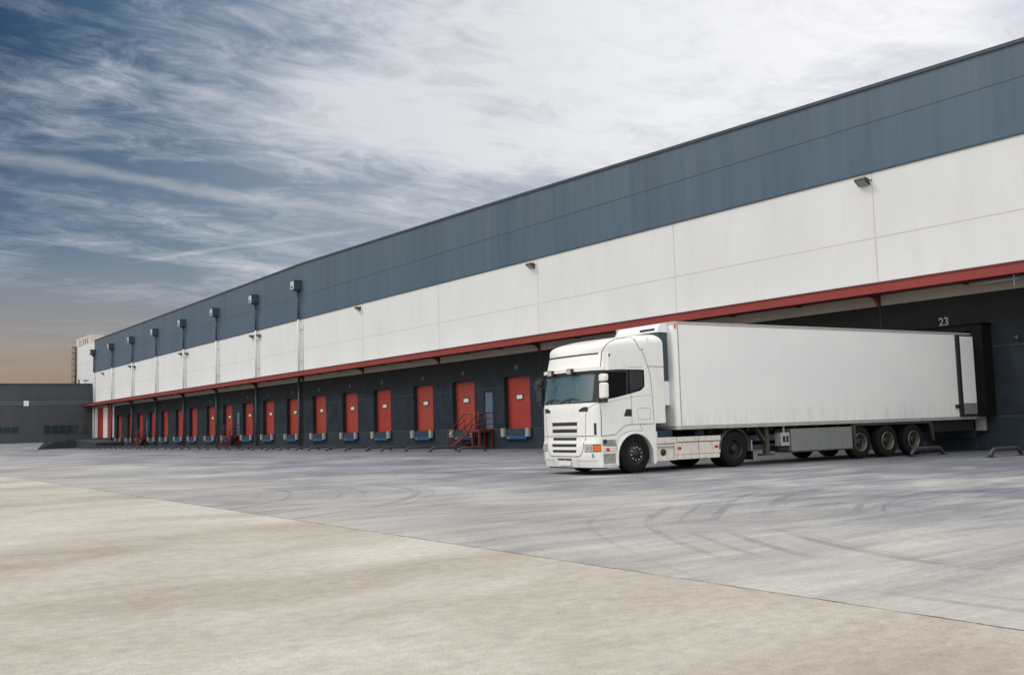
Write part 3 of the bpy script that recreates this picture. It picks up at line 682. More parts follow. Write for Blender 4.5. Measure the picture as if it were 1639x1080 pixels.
# ------------------------------------------------------------------ wheel guides
words = {18:'first',17:'second',16:'third',15:'fourth',14:'fifth',13:'sixth',12:'seventh',11:'eighth',10:'ninth',9:'tenth',8:'eleventh',7:'twelfth',6:'thirteenth',5:'fourteenth',4:'fifteenth',3:'sixteenth',2:'seventeenth',1:'eighteenth'}
def guide(loc, label, src=None):
    if src is None:
        b = MB(); pts = [(0, -1.72, 0.0), (0, -1.70, 0.08), (0, -1.62, 0.17), (0, -1.48, 0.22), (0, -0.24, 0.22), (0, -0.10, 0.17), (0, -0.02, 0.08), (0, 0, 0.0)]
        b.tube(pts, 0.068, 10); b.k = 1
        for y in (-1.72, 0): b.box(-0.13, 0.13, y-0.13, y+0.13, 0, 0.012)
        o = b.build('wheel_guide', ['guide', 'rubber'])
    else: o = src.copy(); C.objects.link(o)
    o.location = loc
    return tag(o, label, 'wheel guide', 'low steel tube wheel guides on the ground in front of the docks')
g0 = guide((-18.52, -3.25, 0.001), 'low bent tube wheel guide on the ground beside the rearmost trailer wheel')
guide((-15.95, -3.25, 0.001), 'low bent tube wheel guide on the ground by the dark wall right of the trailer', g0)
for k, x in doors.items():
    if k > 18: continue
    for s_, side in ((-1, 'left'), (1, 'right')):
        guide((x+s_*1.5, -3.25, 0.001), 'low tube wheel guide at the %s of the %s red door from the truck' % (side, words[k]), g0)

# ------------------------------------------------------------------ grey building and far corner
gb = root('grey_building', (-152.0, 0, 0), 'low dark grey building with a strip of windows, at the far end of the yard', 'building')
b = MB(); b.box(-30, 0, -75, -0.05, 0, 9.0)
b.k = 1
b.box(0, 0.012, -75, -0.05, 6.76, 6.80); b.box(0, 0.012, -75, -0.05, 6.00, 6.04)
b.build('wall', ['grey_wall', 'black'], gb)
b = MB(); b.box(-30.1, 0.12, -75.1, -0.03, 9.0, 9.12); b.build('roof_edge', 'coping', gb)
b = MB(); b.box(0.001, 0.02, -75, -0.05, 6.05, 6.75); b.build('window_band', 'frosted', gb)
b = MB(); b.box(0.02, 0.05, -9.02, -8.38, 5.98, 6.72); b.build('sign', 'number_plate', gb)['label'] = 'small blank white square sign'
for (y0, y1, z0, z1) in [(-6.42, -0.55, 2.05, 3.20), (-30.0, -9.62, 2.38, 3.08)]:
    b = MB(); b.box(0.0, 0.02, y0, y1, z0, z1)
    n = max(1, int((y1-y0)/0.95)); o = b.build('window', 'dark_glass', gb)
    b = MB()
    for i in range(n+1): yy = y0+(y1-y0)*i/n; b.box(0.02, 0.05, yy-0.04, yy+0.04, z0, z1)
    b.box(0.0, 0.055, y0-0.05, y1+0.05, z1, z1+0.06); b.box(0.0, 0.055, y0-0.05, y1+0.05, z0-0.06, z0)
    b.build('frame', 'grey_wall', o)
# raised dark loading platform with pale ramp
lp = root('loading_platform', (-150.0, 0, 0), 'low dark loading platform in front of the far corner doors', 'platform')
b = MB(); b.prism([(-1.9, 0), (15.5, 0), (15.5, 0.70), (-1.9, 1.28)], 'y', -3.4, -0.02); b.build('platform_body', 'ramp_dark', lp)
b = MB(); b.prism([(-3.4, 0), (-3.4, 0.95), (-6.2, 0.95), (-8.2, 0.0)], 'x', -1.9, 4.0); b.build('platform_end', 'ramp_dark', lp)
b = MB(); b.prism([(-30, 0.95), (-3.4, 0.95), (-3.4, 0.90), (-30, 0.90)], 'x', -1.99, -1.9)
b = MB(); b.prism([(-152.0, 0.0), (-146.5, 0.0), (-152.0, 0.88)], 'y', -60, -6.0); struct(b.build('pavement', 'pale_conc'))

# roof plant beyond the corner
rp = root('roof_plant', (-160, 0.3, 15.0), 'cream ventilation boxes on the roof at the far corner', 'roof unit')
b = MB(); b.box(-4.6, -1.6, 0, 2, 0, 1.60); b.k = 1; b.box(-2.2, -1.9, -0.02, 0.3, 0.2, 1.3); b.build('large_box', ['cream_metal', 'lattice'], rp, bevel=0.03)
b = MB(); b.box(-1.0, 4.4, 0, 2, 0, 1.50); b.k = 1
for i in range(3): b.box(0.2+i*1.4, 0.6+i*1.4, -0.02, 0.1, 0.3, 1.2)
b.build('fan_box', ['cream_metal', 'lattice'], rp, bevel=0.03)
ld = root('access_ladder', (-163.6, -0.05, 0), 'dark caged access ladder up the white wall beyond the grey building', 'ladder')
ld.location.y = 0.05
b = MB()
for x in (-0.35, 0.35): b.tube([(x, 0.0, 8), (x, 0.0, 15.4)], 0.07, 6)
b.build('rail', 'lattice', ld)
b = MB()
for i in range(22): b.tube([(-0.35, 0, 8.3+i*.33), (0.35, 0, 8.3+i*.33)], 0.035, 5)
b.build('rungs', 'lattice', ld)
b = MB()
for i in range(8):
    z = 9+i*.9; b.tube([(0.45*math.cos(a), -0.05-0.5*math.sin(a), z) for a in [PI*j/8 for j in range(9)]], 0.04, 5)
for a in (0.5, 1.57, 2.6): b.tube([(0.46*math.cos(a), -0.05-0.5*math.sin(a), 8.9), (0.46*math.cos(a), -0.05-0.5*math.sin(a), 15.4)], 0.03, 5)
b.build('cage', 'lattice', ld)
rv = root('roof_vent', (-156.0, -1.0, 9.12), 'short dark vent pipe on the roof of the grey building', 'vent')
b = MB(); b.tube([(-0.2, 0, 0), (-0.2, 0, 0.8)], 0.10, 8); b.build('stack', 'black', rv)
ru = root('roof_camera', (-152.3, -0.9, 9.12), 'small grey lamp on the grey roof against the white corner', 'lamp')
b = MB(); b.tube([(0, 0, 0), (0, 0, 0.4)], 0.04, 6); b.build('pole', 'galv', ru); b = MB(); b.box(-0.3, 0.3, -0.35, 0.35, 0.35, 0.55); b.build('lamp_head', 'galv', ru, bevel=0.03)


# ================================================================== the lorry (local: +x = near side, -y = forwards)
TA = -0.0513
TO = Vector((-18.84-1.3*math.cos(TA), 0, 0))
def tl(x, y): return TO+Vector((math.cos(TA)*x-math.sin(TA)*y, math.sin(TA)*x+math.cos(TA)*y, 0))
YT = -15.5
truck = root('lorry_tractor', tl(0, YT), 'white high-roof lorry tractor unit coupled to the white trailer at dock 23', 'lorry', rz=TA)
YR = -6.0
trailer = root('semi_trailer', tl(0, YR), 'long plain white refrigerated trailer backed up to dock 23', 'trailer', rz=TA)
def TB(b, name, mats, parent=None, bevel=0.0, top=truck, **kw):
    """build a lorry part; mesh coordinates are shifted so the top object sits at its own base"""
    off = -YT if top is truck else -YR
    b.v = [(x, y+off, z) for x, y, z in b.v]
    return b.build(name, mats, parent or top, bevel=bevel, **kw)

def lerp_tab(tab, z):
    if z <= tab[0][0]: return tab[0][1]
    for (a, u), (c, w) in zip(tab, tab[1:]):
        if z <= c: return u+(w-u)*(z-a)/(c-a)
    return tab[-1][1]
YF = [(0.18, -16.78), (0.45, -16.85), (0.84, -16.86), (0.86, -16.83), (1.75, -16.82), (1.88, -16.79), (2.70, -16.66), (2.80, -16.66), (3.17, -16.56)]
ZR = [(-16.56, 3.17), (-16.50, 3.35), (-16.38, 3.44), (-16.2, 3.51), (-15.9, 3.58), (-15.4, 3.64), (-14.9, 3.69), (-14.36, 3.73)]
HB, HN, WC = 0.30, 2.7, 1.25
def front_pt(a, z, off=0.0):
    """a in -1..1 runs round the nose from the far side to the near side"""
    th = a*PI/2; s_, c_ = math.sin(abs(th)), max(math.cos(th), 0.0)
    x = WC*s_**(2/HN); d = HB*c_**(2/HN)
    nx, ny = (x/WC)**(HN-1)/WC, -(d/HB)**(HN-1)/HB
    L = math.hypot(nx, ny) or 1
    sg = 1 if a >= 0 else -1
    return (sg*(x+off*nx/L), lerp_tab(YF, z)+HB-d+off*ny/L, z)
def a_of(x):
    s_ = min(1.0, (abs(x)/WC)**(HN/2)); return math.copysign(math.asin(s_)/(PI/2), x)
def slab(b, fn, nu, nv, off, depth=0.012):
    us = [i/nu for i in range(nu+1)]; vs = [j/nv for j in range(nv+1)]
    b.grid(lambda u, v: fn(u, v, off), us, vs)
    for edge in ([(u, 0) for u in us], [(u, 1) for u in us], [(0, v) for v in vs], [(1, v) for v in vs]):
        A_ = [fn(u, v, off) for u, v in edge]; B_ = [fn(u, v, off-depth) for u, v in edge]; n = len(edge)
        b.add(A_+B_, [(i, i+1, n+i+1, n+i) for i in range(n-1)])
def fpatch(b, x0, x1, z0, z1, off=0.005, nu=10, nv=4, a=False):
    """rectangle on the nose; z0/z1 may be functions of u"""
    A0, A1 = (x0, x1) if a else (a_of(x0), a_of(x1))
    f0 = z0 if callable(z0) else (lambda u: z0)
    f1 = z1 if callable(z1) else (lambda u: z1)
    slab(b, lambda u, v, o: front_pt(A0+(A1-A0)*u, f0(u)+(f1(u)-f0(u))*v, o), nu, nv, off)
def fline(b, pts, w=0.012, off=0.003):
    """thin seam along (x,z) points on the nose"""
    P = []
    for (x0, z0), (x1, z1) in zip(pts, pts[1:]):
        n = max(2, int(math.hypot(x1-x0, z1-z0)/0.06))
        for i in range(n): P.append((x0+(x1-x0)*i/n, z0+(z1-z0)*i/n))
    P.append(pts[-1]); vs = []
    for i, (x, z) in enumerate(P):
        q, r_ = P[max(0, i-1)], P[min(len(P)-1, i+1)]
        dx_, dz_ = r_[0]-q[0], r_[1]-q[1]; L = math.hypot(dx_, dz_) or 1
        for s_ in (-1, 1):
            xx = max(-1.2499, min(1.2499, x-s_*dz_/L*w/2)); vs.append(front_pt(a_of(xx), z+s_*dx_/L*w/2, off))
    b.add(vs, [(2*i, 2*i+1, 2*i+3, 2*i+2) for i in range(len(P)-1)])
def side_x(y, z):
    ye = lerp_tab(YF, min(z, 3.17))+HB
    return WC if y >= ye else WC*max(0.0, 1-min(1.0, (ye-y)/HB)**HN)**(1/HN)
def sline(b, pts, w=0.012, x=None):
    """thin seam along (y,z) points on the side"""
    vs = []
    for i, (y, z) in enumerate(pts):
        q, r_ = pts[max(0, i-1)], pts[min(len(pts)-1, i+1)]
        dy_, dz_ = r_[0]-q[0], r_[1]-q[1]; L = math.hypot(dy_, dz_) or 1
        for s_ in (-1, 1): yy_, zz_ = y-s_*dz_/L*w/2, z+s_*dy_/L*w/2; vs.append(((side_x(yy_, zz_)+0.0035) if x is None else x(yy_, zz_), yy_, zz_))
    b.add(vs, [(2*i, 2*i+1, 2*i+3, 2*i+2) for i in range(len(pts)-1)])
def smooth_pts(pts, n=6):
    out_ = []
    P = [pts[0]]+list(pts)+[pts[-1]]
    for i in range(1, len(P)-2):
        for k in range(n):
            t = k/n; p0_, p1, p2, p3 = P[i-1], P[i], P[i+1], P[i+2]
            out_.append(tuple(0.5*((2*p1[j])+(-p0_[j]+p2[j])*t+(2*p0_[j]-5*p1[j]+4*p2[j]-p3[j])*t*t+(-p0_[j]+3*p1[j]-3*p2[j]+p3[j])*t**3) for j in (0, 1)))
    out_.append(pts[-1]); return out_
def roundpoly(pts, r=0.03, n=4):
    out_ = []; N = len(pts)
    for i in range(N):
        p, a_, c_ = Vector(pts[i]), Vector(pts[i-1]), Vector(pts[(i+1) % N])
        d1, d2 = (a_-p), (c_-p); rr = min(r, d1.length*.45, d2.length*.45)
        s1, s2 = p+d1.normalized()*rr, p+d2.normalized()*rr
        for k in range(n+1):
            t = k/n; out_.append(tuple((1-t)**2*s1+2*t*(1-t)*p+t*t*s2))
    return out_

# ---- cab shell
ARC, AR = -15.43, 0.60
def zbot(y):
    if y < -16.04: return 0.20
    if abs(y-ARC) < AR: return max(0.24, 0.44+math.sqrt(max(0, AR*AR-(y-ARC)**2)))
    if y < -14.72: return 0.24
    return 1.29
ROWS = 34
b = MB()
NA = 48
us = [-1+2*i/NA for i in range(NA+1)]
rows = [0.20+(3.17-0.20)*j/ROWS for j in range(ROWS+1)]
b.grid(lambda a, z: front_pt(a, z), us, rows)
cols = [None, -16.40, -16.20, -16.05]+[-16.035+0.0]+[ARC-AR+0.001+2*(AR-0.001)*(0.5-0.5*math.cos(PI*i/26)) for i in range(27)]+[-14.825, -14.78, -14.721, -14.719, -14.60, -14.50, -14.42, -14.38, -14.36]
cols = [None]+sorted(set(c for c in cols if c is not None))
def side_pt(sg):
    def f(c, j):
        if c is None: z = rows[j]; return (sg*WC, lerp_tab(YF, z)+HB, z)
        zb = zbot(c); z = zb+(3.17-zb)*j/ROWS
        return (sg*WC, max(c, lerp_tab(YF, z)+HB), z)
    return f
for sg in (1, -1): b.grid(side_pt(sg), cols, list(range(ROWS+1)))
# wheel-arch return lip
for sg in (1, -1):
    arc = [(c, zbot(c)) for c in cols if c is not None and -16.04 <= c <= -14.72]
    vs = [(sg*WC, y, z) for y, z in arc]+[(sg*(WC-0.28), y, z) for y, z in arc]; n = len(arc)
    b.add(vs, [(i, i+1, n+i+1, n+i) for i in range(n-1)])
# rear wall, floor
b.box(-WC+0.01, WC-0.01, -14.90, -14.86, 1.25, 3.60)
b.box(-WC+0.03, WC-0.03, -16.5, -16.06, 0.22, 0.26)
b.box(-WC+0.29, WC-0.29, -16.1, -14.9, 0.95, 1.0)
cab = TB(b, 'cab_body', 'paint')
# roof cap: profile rises from the nose, rounded towards both sides
def wplan(y):
    d = (lerp_tab(YF, 3.17)+HB-y)/HB
    return WC if d <= 0 else WC*max(0.0, 1-min(1, d)**HN)**(1/HN)
b = MB()
ys = [-16.56+0.0005, -16.555, -16.545, -16.53, -16.50, -16.46, -16.42, -16.36, -16.3, -16.2, -16.05, -15.9, -15.7, -15.5, -15.3, -15.1, -14.9, -14.7, -14.5, -14.42, -14.38, -14.36]
def roof_pt(y, e):
    rise = lerp_tab(ZR, y)-3.17
    if y > -14.5: rise -= 0.16*((y+14.5)/0.14)**2 * 0.5
    ee = abs(e); k = (1-ee**5.5)**(1/5.5)
    return (wplan(y)*e, y, 3.17+rise*k)
es = [math.copysign(1-(1-abs(t))**2.2, t) for t in [-1+2*i/44 for i in range(45)]]
b.grid(lambda y, e: roof_pt(y, e), ys, es)
roof = TB(b, 'cab_roof', 'paint', parent=cab)
def roof_x(y, z, off=0.004):
    if z <= 3.17: return side_x(y, z)+0.0035
    r_ = min(1, (z-3.17)/max(0.02, lerp_tab(ZR, y)-3.17))
    return wplan(y)*(1-r_**5.5)**(1/5.5)+off
# side fairing rears
b = MB()
for sg in (1, -1):
    b.box(sg*(WC-0.05), sg*(WC-0.001), -14.90, -14.362, 1.31, 3.45)
b.box(-1.10, 1.10, -14.90, -14.86, 3.3, 3.66)
TB(b, 'rear_fairing', 'paint', parent=cab)
# seams
b = MB()
sline(b, smooth_pts([(-15.40, 3.60), (-15.32, 3.53), (-15.21, 3.33), (-15.07, 3.18), (-14.95, 2.90), (-14.85, 2.60), (-14.80, 2.11), (-14.77, 1.30)]), 0.014, x=lambda y, z: roof_x(y, z, .004))
sline(b, [(-14.92, 2.81), (-14.365, 2.80)], 0.016)
sline(b, smooth_pts([(-16.47, 2.80), (-16.44, 2.95), (-16.41, 3.10), (-16.385, 3.20), (-16.33, 3.30), (-16.20, 3.41), (-15.9, 3.52), (-15.45, 3.59)]), 0.016, x=lambda y, z: roof_x(y, z, .004))
sline(b, [(-16.545, 1.92), (-16.53, 1.5), (-16.545, 1.0)], 0.022)
sline(b, smooth_pts([(-16.54, 1.0), (-16.10, 1.03), (-15.99, 1.10), (-15.80, 1.22), (-15.6, 1.27), (-14.78, 1.28)]), 0.016)
sline(b, [(-15.52, 2.08), (-15.52, 1.28)], 0.010)
sline(b, [(-16.50, 1.84), (-15.52, 1.99), (-14.86, 2.05)], 0.006)
hp = roundpoly([(-15.31, 1.70), (-14.87, 1.70), (-14.88, 1.40), (-15.31, 1.40)], 0.06); sline(b, hp+[hp[0]], 0.008)
sline(b, [(-16.56, 2.755), (-15.57, 2.79), (-15.11, 2.78)], 0.008)
sline(b, smooth_pts([(-16.05, 0.60), (-16.04, 0.86), (-15.9, 1.01), (-15.67, 1.09), (-15.45, 1.11), (-15.2, 1.10)]), 0.010)
sline(b, [(-15.26, 1.28), (-15.18, 1.12)], 0.012)
TB(b, 'panel_gap', 'seam', parent=cab, fix=False)
b = MB()
for y, z in [(-15.30, 3.52), (-15.07, 3.27)]: b.lathe([(0, 0), (0.012, 0.018), (0.0, 0.024)], roof_x(y, z, -.003), y, z, 10)
b.box(WC-.005, WC+.02, -16.215, -16.185, 3.06, 3.13)
TB(b, 'roof_marker', 'plastic', parent=cab)
# nose: dark strip in the high roof, windscreen, visor
b = MB(); fpatch(b, -0.95, a_of(1.12), 3.125, 3.165, 0.006, a=True, nu=32, nv=1); TB(b, 'roof_strip', 'rim_dark', parent=cab)
b = MB(); fpatch(b, -1.0, 1.0, 1.87, 2.715, 0.006, a=True, nu=40, nv=10)
TB(b, 'windscreen_surround', 'side_glass', parent=cab)
b = MB(); fpatch(b, -0.97, a_of(1.10), lambda u: 1.93-0.05*(1-abs(2*u-1)**2), lambda u: 2.60+0.03*(1-abs(2*u-1)**3), 0.012, a=True, nu=34, nv=12)
ws = TB(b, 'windscreen', 'windscreen')
b = MB()
for x0, x1 in ((-0.95, -0.25), (-0.15, 0.65)):
    pts = [front_pt(a_of(x0+(x1-x0)*t), 1.90+0.10*math.sin(PI*t*0.75)*(1 if t < .8 else .9), 0.035) for t in [i/8 for i in range(9)]]
    b.tube(pts, 0.013, 6); b.tube([front_pt(a_of(x0+(x1-x0)*.45), 1.88, .02), front_pt(a_of(x0+(x1-x0)*.55), 1.985, .035)], 0.010, 6)
TB(b, 'wiper', 'plastic', parent=ws)
b = MB(); slab(b, lambda u, v, o: front_pt(-0.99+1.97*u, 2.70+0.09*v, o), 36, 2, 0.10, 0.10)
vis = TB(b, 'light_bar', 'paint', parent=cab)
b = MB(); fpatch(b, -0.99, 0.99, 2.63, 2.70, 0.05, a=True, nu=36, nv=1); TB(b, 'visor_edge', 'plastic', parent=cab)
for x in (-0.62, 0.30):
    q = MB(); c0 = front_pt(a_of(x), 2.705, 0.10)
    q.box(x-0.115, x+0.115, c0[1]-0.07, c0[1]+0.02, 2.625, 2.79); o = TB(q, 'roof_light', 'plastic', bevel=0.01)
    q = MB(); q.box(x-0.085, x+0.085, c0[1]-0.082, c0[1]-0.07, 2.65, 2.765); TB(q, 'lens', 'lamp_clear', parent=o)
# grille panel, slots, lower grille frame
b = MB()
for (z0, z1, xx) in [(1.285, 1.375, .57), (1.105, 1.195, .56), (0.905, 0.975, .53), (0.735, 0.805, .55), (0.585, 0.65, .53)]:
    fpatch(b, -xx, xx, z0, z1, 0.004, nu=12, nv=1)
TB(b, 'grille_slots', 'plastic', parent=cab)
b = MB()
for (z, xx) in [(1.245, .60), (1.385, .62), (1.205, .60), (1.065, .60)]: fpatch(b, -xx, xx, z, z+0.022, 0.014, nu=12, nv=1)
for (z, xx) in [(0.985, .56), (0.815, .58), (0.66, .57)]: fpatch(b, -xx, xx, z, z+0.018, 0.012, nu=12, nv=1)
TB(b, 'grille_bars', 'paint', parent=cab)
b = MB()
fline(b, smooth_pts([(-0.90, 0.98), (-0.84, 0.86), (-0.80, 0.66), (-0.70, 0.52), (-0.52, 0.485), (0.52, 0.485), (0.70, 0.52), (0.80, 0.66), (0.84, 0.86), (0.90, 0.98)]), 0.020)
fline(b, [(-1.05, 1.01), (1.22, 1.01)], 0.018)
fline(b, [(-0.82, 0.865), (0.82, 0.865)], 0.010)
fline(b, smooth_pts([(0.87, 1.02), (0.90, 1.30), (0.91, 1.55), (0.98, 1.70), (1.12, 1.80), (1.245, 1.86)]), 0.012)
fline(b, smooth_pts([(-0.87, 1.02), (-0.90, 1.30), (-0.91, 1.55), (-0.98, 1.70), (-1.12, 1.80), (-1.245, 1.86)]), 0.012)
fline(b, [(0.55, 0.48), (0.55, 0.20)], 0.008); fline(b, [(-0.55, 0.48), (-0.55, 0.20)], 0.008)
fline(b, [(0.56, 0.37), (1.2, 0.37)], 0.007); fline(b, [(-0.56, 0.37), (-1.2, 0.37)], 0.007)
TB(b, 'nose_gap', 'seam', parent=cab, fix=False)
b = MB()
fpatch(b, 0.66, 0.98, lambda u: 1.645, lambda u: 1.70+0.065*min(1, u*2.2), 0.005, nu=8, nv=2)
fpatch(b, -0.98, -0.66, lambda u: 1.645, lambda u: 1.70+0.065*min(1, (1-u)*2.2), 0.005, nu=8, nv=2)
fpatch(b, 1.145, 1.20, 1.04, 1.34, 0.006, nu=3, nv=3); fpatch(b, -1.20, -1.145, 1.04, 1.34, 0.006, nu=3, nv=3)
TB(b, 'air_vents', 'plastic', parent=cab)
# headlamps
for sg in (1, -1):
    q = MB()
    lo, hi = sorted((sg*a_of(0.86), sg*0.995))
    fpatch(q, lo, hi, 0.60, 0.80, 0.004, a=True, nu=12, nv=2)
    hl = TB(q, 'headlamp', 'plastic')
    q = MB(); lo, hi = sorted((sg*a_of(0.875), sg*a_of(1.13))); fpatch(q, lo, hi, 0.615, 0.785, 0.010, a=True, nu=8, nv=2)
    TB(q, 'lens', 'lamp_clear', parent=hl)
    q = MB()
    for xx, rr in ((0.94, 0.055), (1.05, 0.06)):
        c0 = front_pt(sg*a_of(xx), 0.70, 0.012); q.add([(c0[0]+rr*math.cos(t), c0[1]-0.004, c0[2]+rr*math.sin(t)) for t in [2*PI*i/14 for i in range(14)]], [tuple(range(14))])
    TB(q, 'reflector', 'chrome', parent=hl)
    q = MB(); lo, hi = sorted((sg*a_of(1.145), sg*0.985)); fpatch(q, lo, hi, 0.62, 0.775, 0.011, a=True, nu=6, nv=2)
    TB(q, 'indicator', 'amber', parent=hl)
    q = MB()
    c0 = front_pt(sg*a_of(1.11), 0.51, 0.008); q.add([(c0[0]+sg*0.0+0.05*math.cos(t), c0[1]-0.004-0.03*abs(math.cos(t))*0, c0[2]+0.055*math.sin(t)) for t in [2*PI*i/16 for i in range(16)]], [tuple(range(16))])
    TB(q, 'fog_lamp', 'bumper_grey')
b = MB(); c0 = front_pt(0, 0.41, 0.01)
b.box(-0.30, -0.02, c0[1]-.01, c0[1]+.03, 0.385, 0.425); b.box(0.02, 0.30, c0[1]-.01, c0[1]+.03, 0.385, 0.425); TB(b, 'towing_slot', 'plastic', parent=cab)
b = MB(); b.box(-0.27, 0.27, c0[1]-.005, c0[1]+.03, 0.25, 0.37); TB(b, 'number_plate', 'number_plate')
b = MB(); b.box(-1.0, 1.0, -16.65, -16.2, 0.16, 0.22); TB(b, 'underbumper', 'chassis', parent=cab)
# side windows (near and far)
wpoly = roundpoly([(-16.355, 2.70), (-16.475, 1.93), (-16.05, 1.985), (-15.52, 2.09), (-15.19, 2.165), (-15.05, 2.27), (-15.05, 2.72), (-15.9, 2.725)], 0.05)
b = MB(); b.prism(wpoly, 'x', -(WC-0.01), -(WC+0.006)); TB(b, 'side_window', 'side_glass')
b = MB(); b.prism(wpoly, 'x', (WC-0.01), (WC+0.006))
sw = TB(b, 'side_window', 'side_glass')
b = MB(); b.prism([(-15.66, 2.71), (-15.60, 2.71), (-15.63, 2.075), (-15.69, 2.065)], 'x', WC+.006, WC+.012)
b.prism([(-16.33, 2.70), (-15.66, 2.715), (-15.66, 2.66), (-16.33, 2.645)], 'x', WC+.006, WC+.03)
b.prism(roundpoly([(-15.56, 2.69), (-15.10, 2.69), (-15.10, 2.26), (-15.56, 2.12)], .05), 'x', WC+.006, WC+.009); TB(b, 'window_frame', 'plastic', parent=sw)
b = MB()
for sg in (1, -1): b.prism([(-15.70, 1.675), (-15.52, 1.68), (-15.52, 1.49), (-15.79, 1.50)], 'x', sg*(WC-.01), sg*(WC+0.008))
TB(b, 'door_handle', 'plastic')
# steps and lower side
for sg in (-1, 1):
    b = MB()
    b.box(sg*(WC-.01), sg*(WC+0.004), -16.50, -16.11, 0.29, 0.53); b.prism([(-16.52, 0.90), (-16.10, 0.905), (-16.06, 0.72), (-16.52, 0.74)], 'x', sg*(WC-.01), sg*(WC+0.004))
    st = TB(b, 'step_recess', 'bumper_grey')
b = MB()
for sg in (1, -1):
    b.box(sg*(WC-.01), sg*(WC+0.03), -16.52, -16.08, 0.54, 0.58); b.box(sg*(WC-.01), sg*(WC+0.035), -16.52, -16.08, 0.245, 0.285); b.box(sg*(WC-.01), sg*(WC+0.02), -16.52, -16.07, 0.60, 0.70)
TB(b, 'step_tread', 'paint_low', parent=st, bevel=0.006)
b = MB(); b.box(WC, WC+0.030, -16.42, -16.32, 0.61, 0.69); TB(b, 'side_marker', 'red_lens')
b = MB(); b.lathe([(0, 0), (0.03, 0.03), (0.03, 0.055), (0, 0.06)], WC, -16.44, 0.86, 14); TB(b, 'horn', 'plastic')
# fender trim around the arch
b = MB()
ap = [(ARC+0.645*math.cos(t), 0.44+0.645*math.sin(t)) for t in [PI*i/28 for i in range(29)]]
ai = [(ARC+0.59*math.cos(t), 0.44+0.59*math.sin(t)) for t in [PI*i/28 for i in range(29)]]
ap = [(-14.785, 0.22)]+ap+[(-16.075, 0.22)]; ai = [(-14.84, 0.22)]+ai+[(-16.02, 0.22)]
for sg in (1, -1):
    n = len(ap); x0, x1 = sg*(WC-.02), sg*(WC+.028)
    vs = [(x1, y, z) for y, z in ap]+[(x1, y, z) for y, z in ai]+[(x0, y, z) for y, z in ap]+[(x0, y, z) for y, z in ai]
    fs = []
    for i in range(n-1): fs += [(i, i+1, n+i+1, n+i), (i, i+1, 2*n+i+1, 2*n+i), (n+i, n+i+1, 3*n+i+1, 3*n+i)]
    b.add(vs, fs)
TB(b, 'wheel_arch_trim', 'paint', bevel=0.008)
b = MB(); b.box(WC-.30, WC-.29, -16.05, -14.75, 0.3, 1.1); b.box(-WC+.29, -WC+.30, -16.05, -14.75, 0.3, 1.1); TB(b, 'arch_liner', 'black', parent=cab)
# mirrors
def mirror(sg):
    q = MB(); q.tube([(sg*1.22, -16.50, 2.62), (sg*1.42, -16.56, 2.60), (sg*1.46, -16.56, 1.95), (sg*1.24, -16.50, 1.88)], 0.022, 8); q.box(sg*1.40, sg*1.52, -16.60, -16.50, 1.86, 1.95)
    arm = TB(q, 'mirror', 'plastic')
    m_ = 'paint' if sg > 0 else 'plastic'
    for (z0, z1) in ((2.40, 2.60), (1.96, 2.375)):
        q = MB(); q.prism(roundpoly([(sg*1.32, z0), (sg*1.58, z0+.01), (sg*1.59, z1-.01), (sg*1.34, z1)], .06), 'y', -16.64, -16.50)
        TB(q, 'mirror_housing', m_, parent=arm, bevel=0.03)
mirror(1); mirror(-1)
b = MB(); b.tube([front_pt(-.72, 2.66, 0.02), (-1.02, -16.95, 2.60), (-1.02, -16.98, 2.5)], 0.014, 6)
fm = TB(b, 'front_mirror', 'plastic')
b = MB(); b.prism(roundpoly([(-1.10, 2.27), (-0.92, 2.30), (-0.90, 2.50), (-1.08, 2.53)], .05), 'y', -17.02, -16.95); TB(b, 'mirror_housing', 'plastic', parent=fm, bevel=.015)

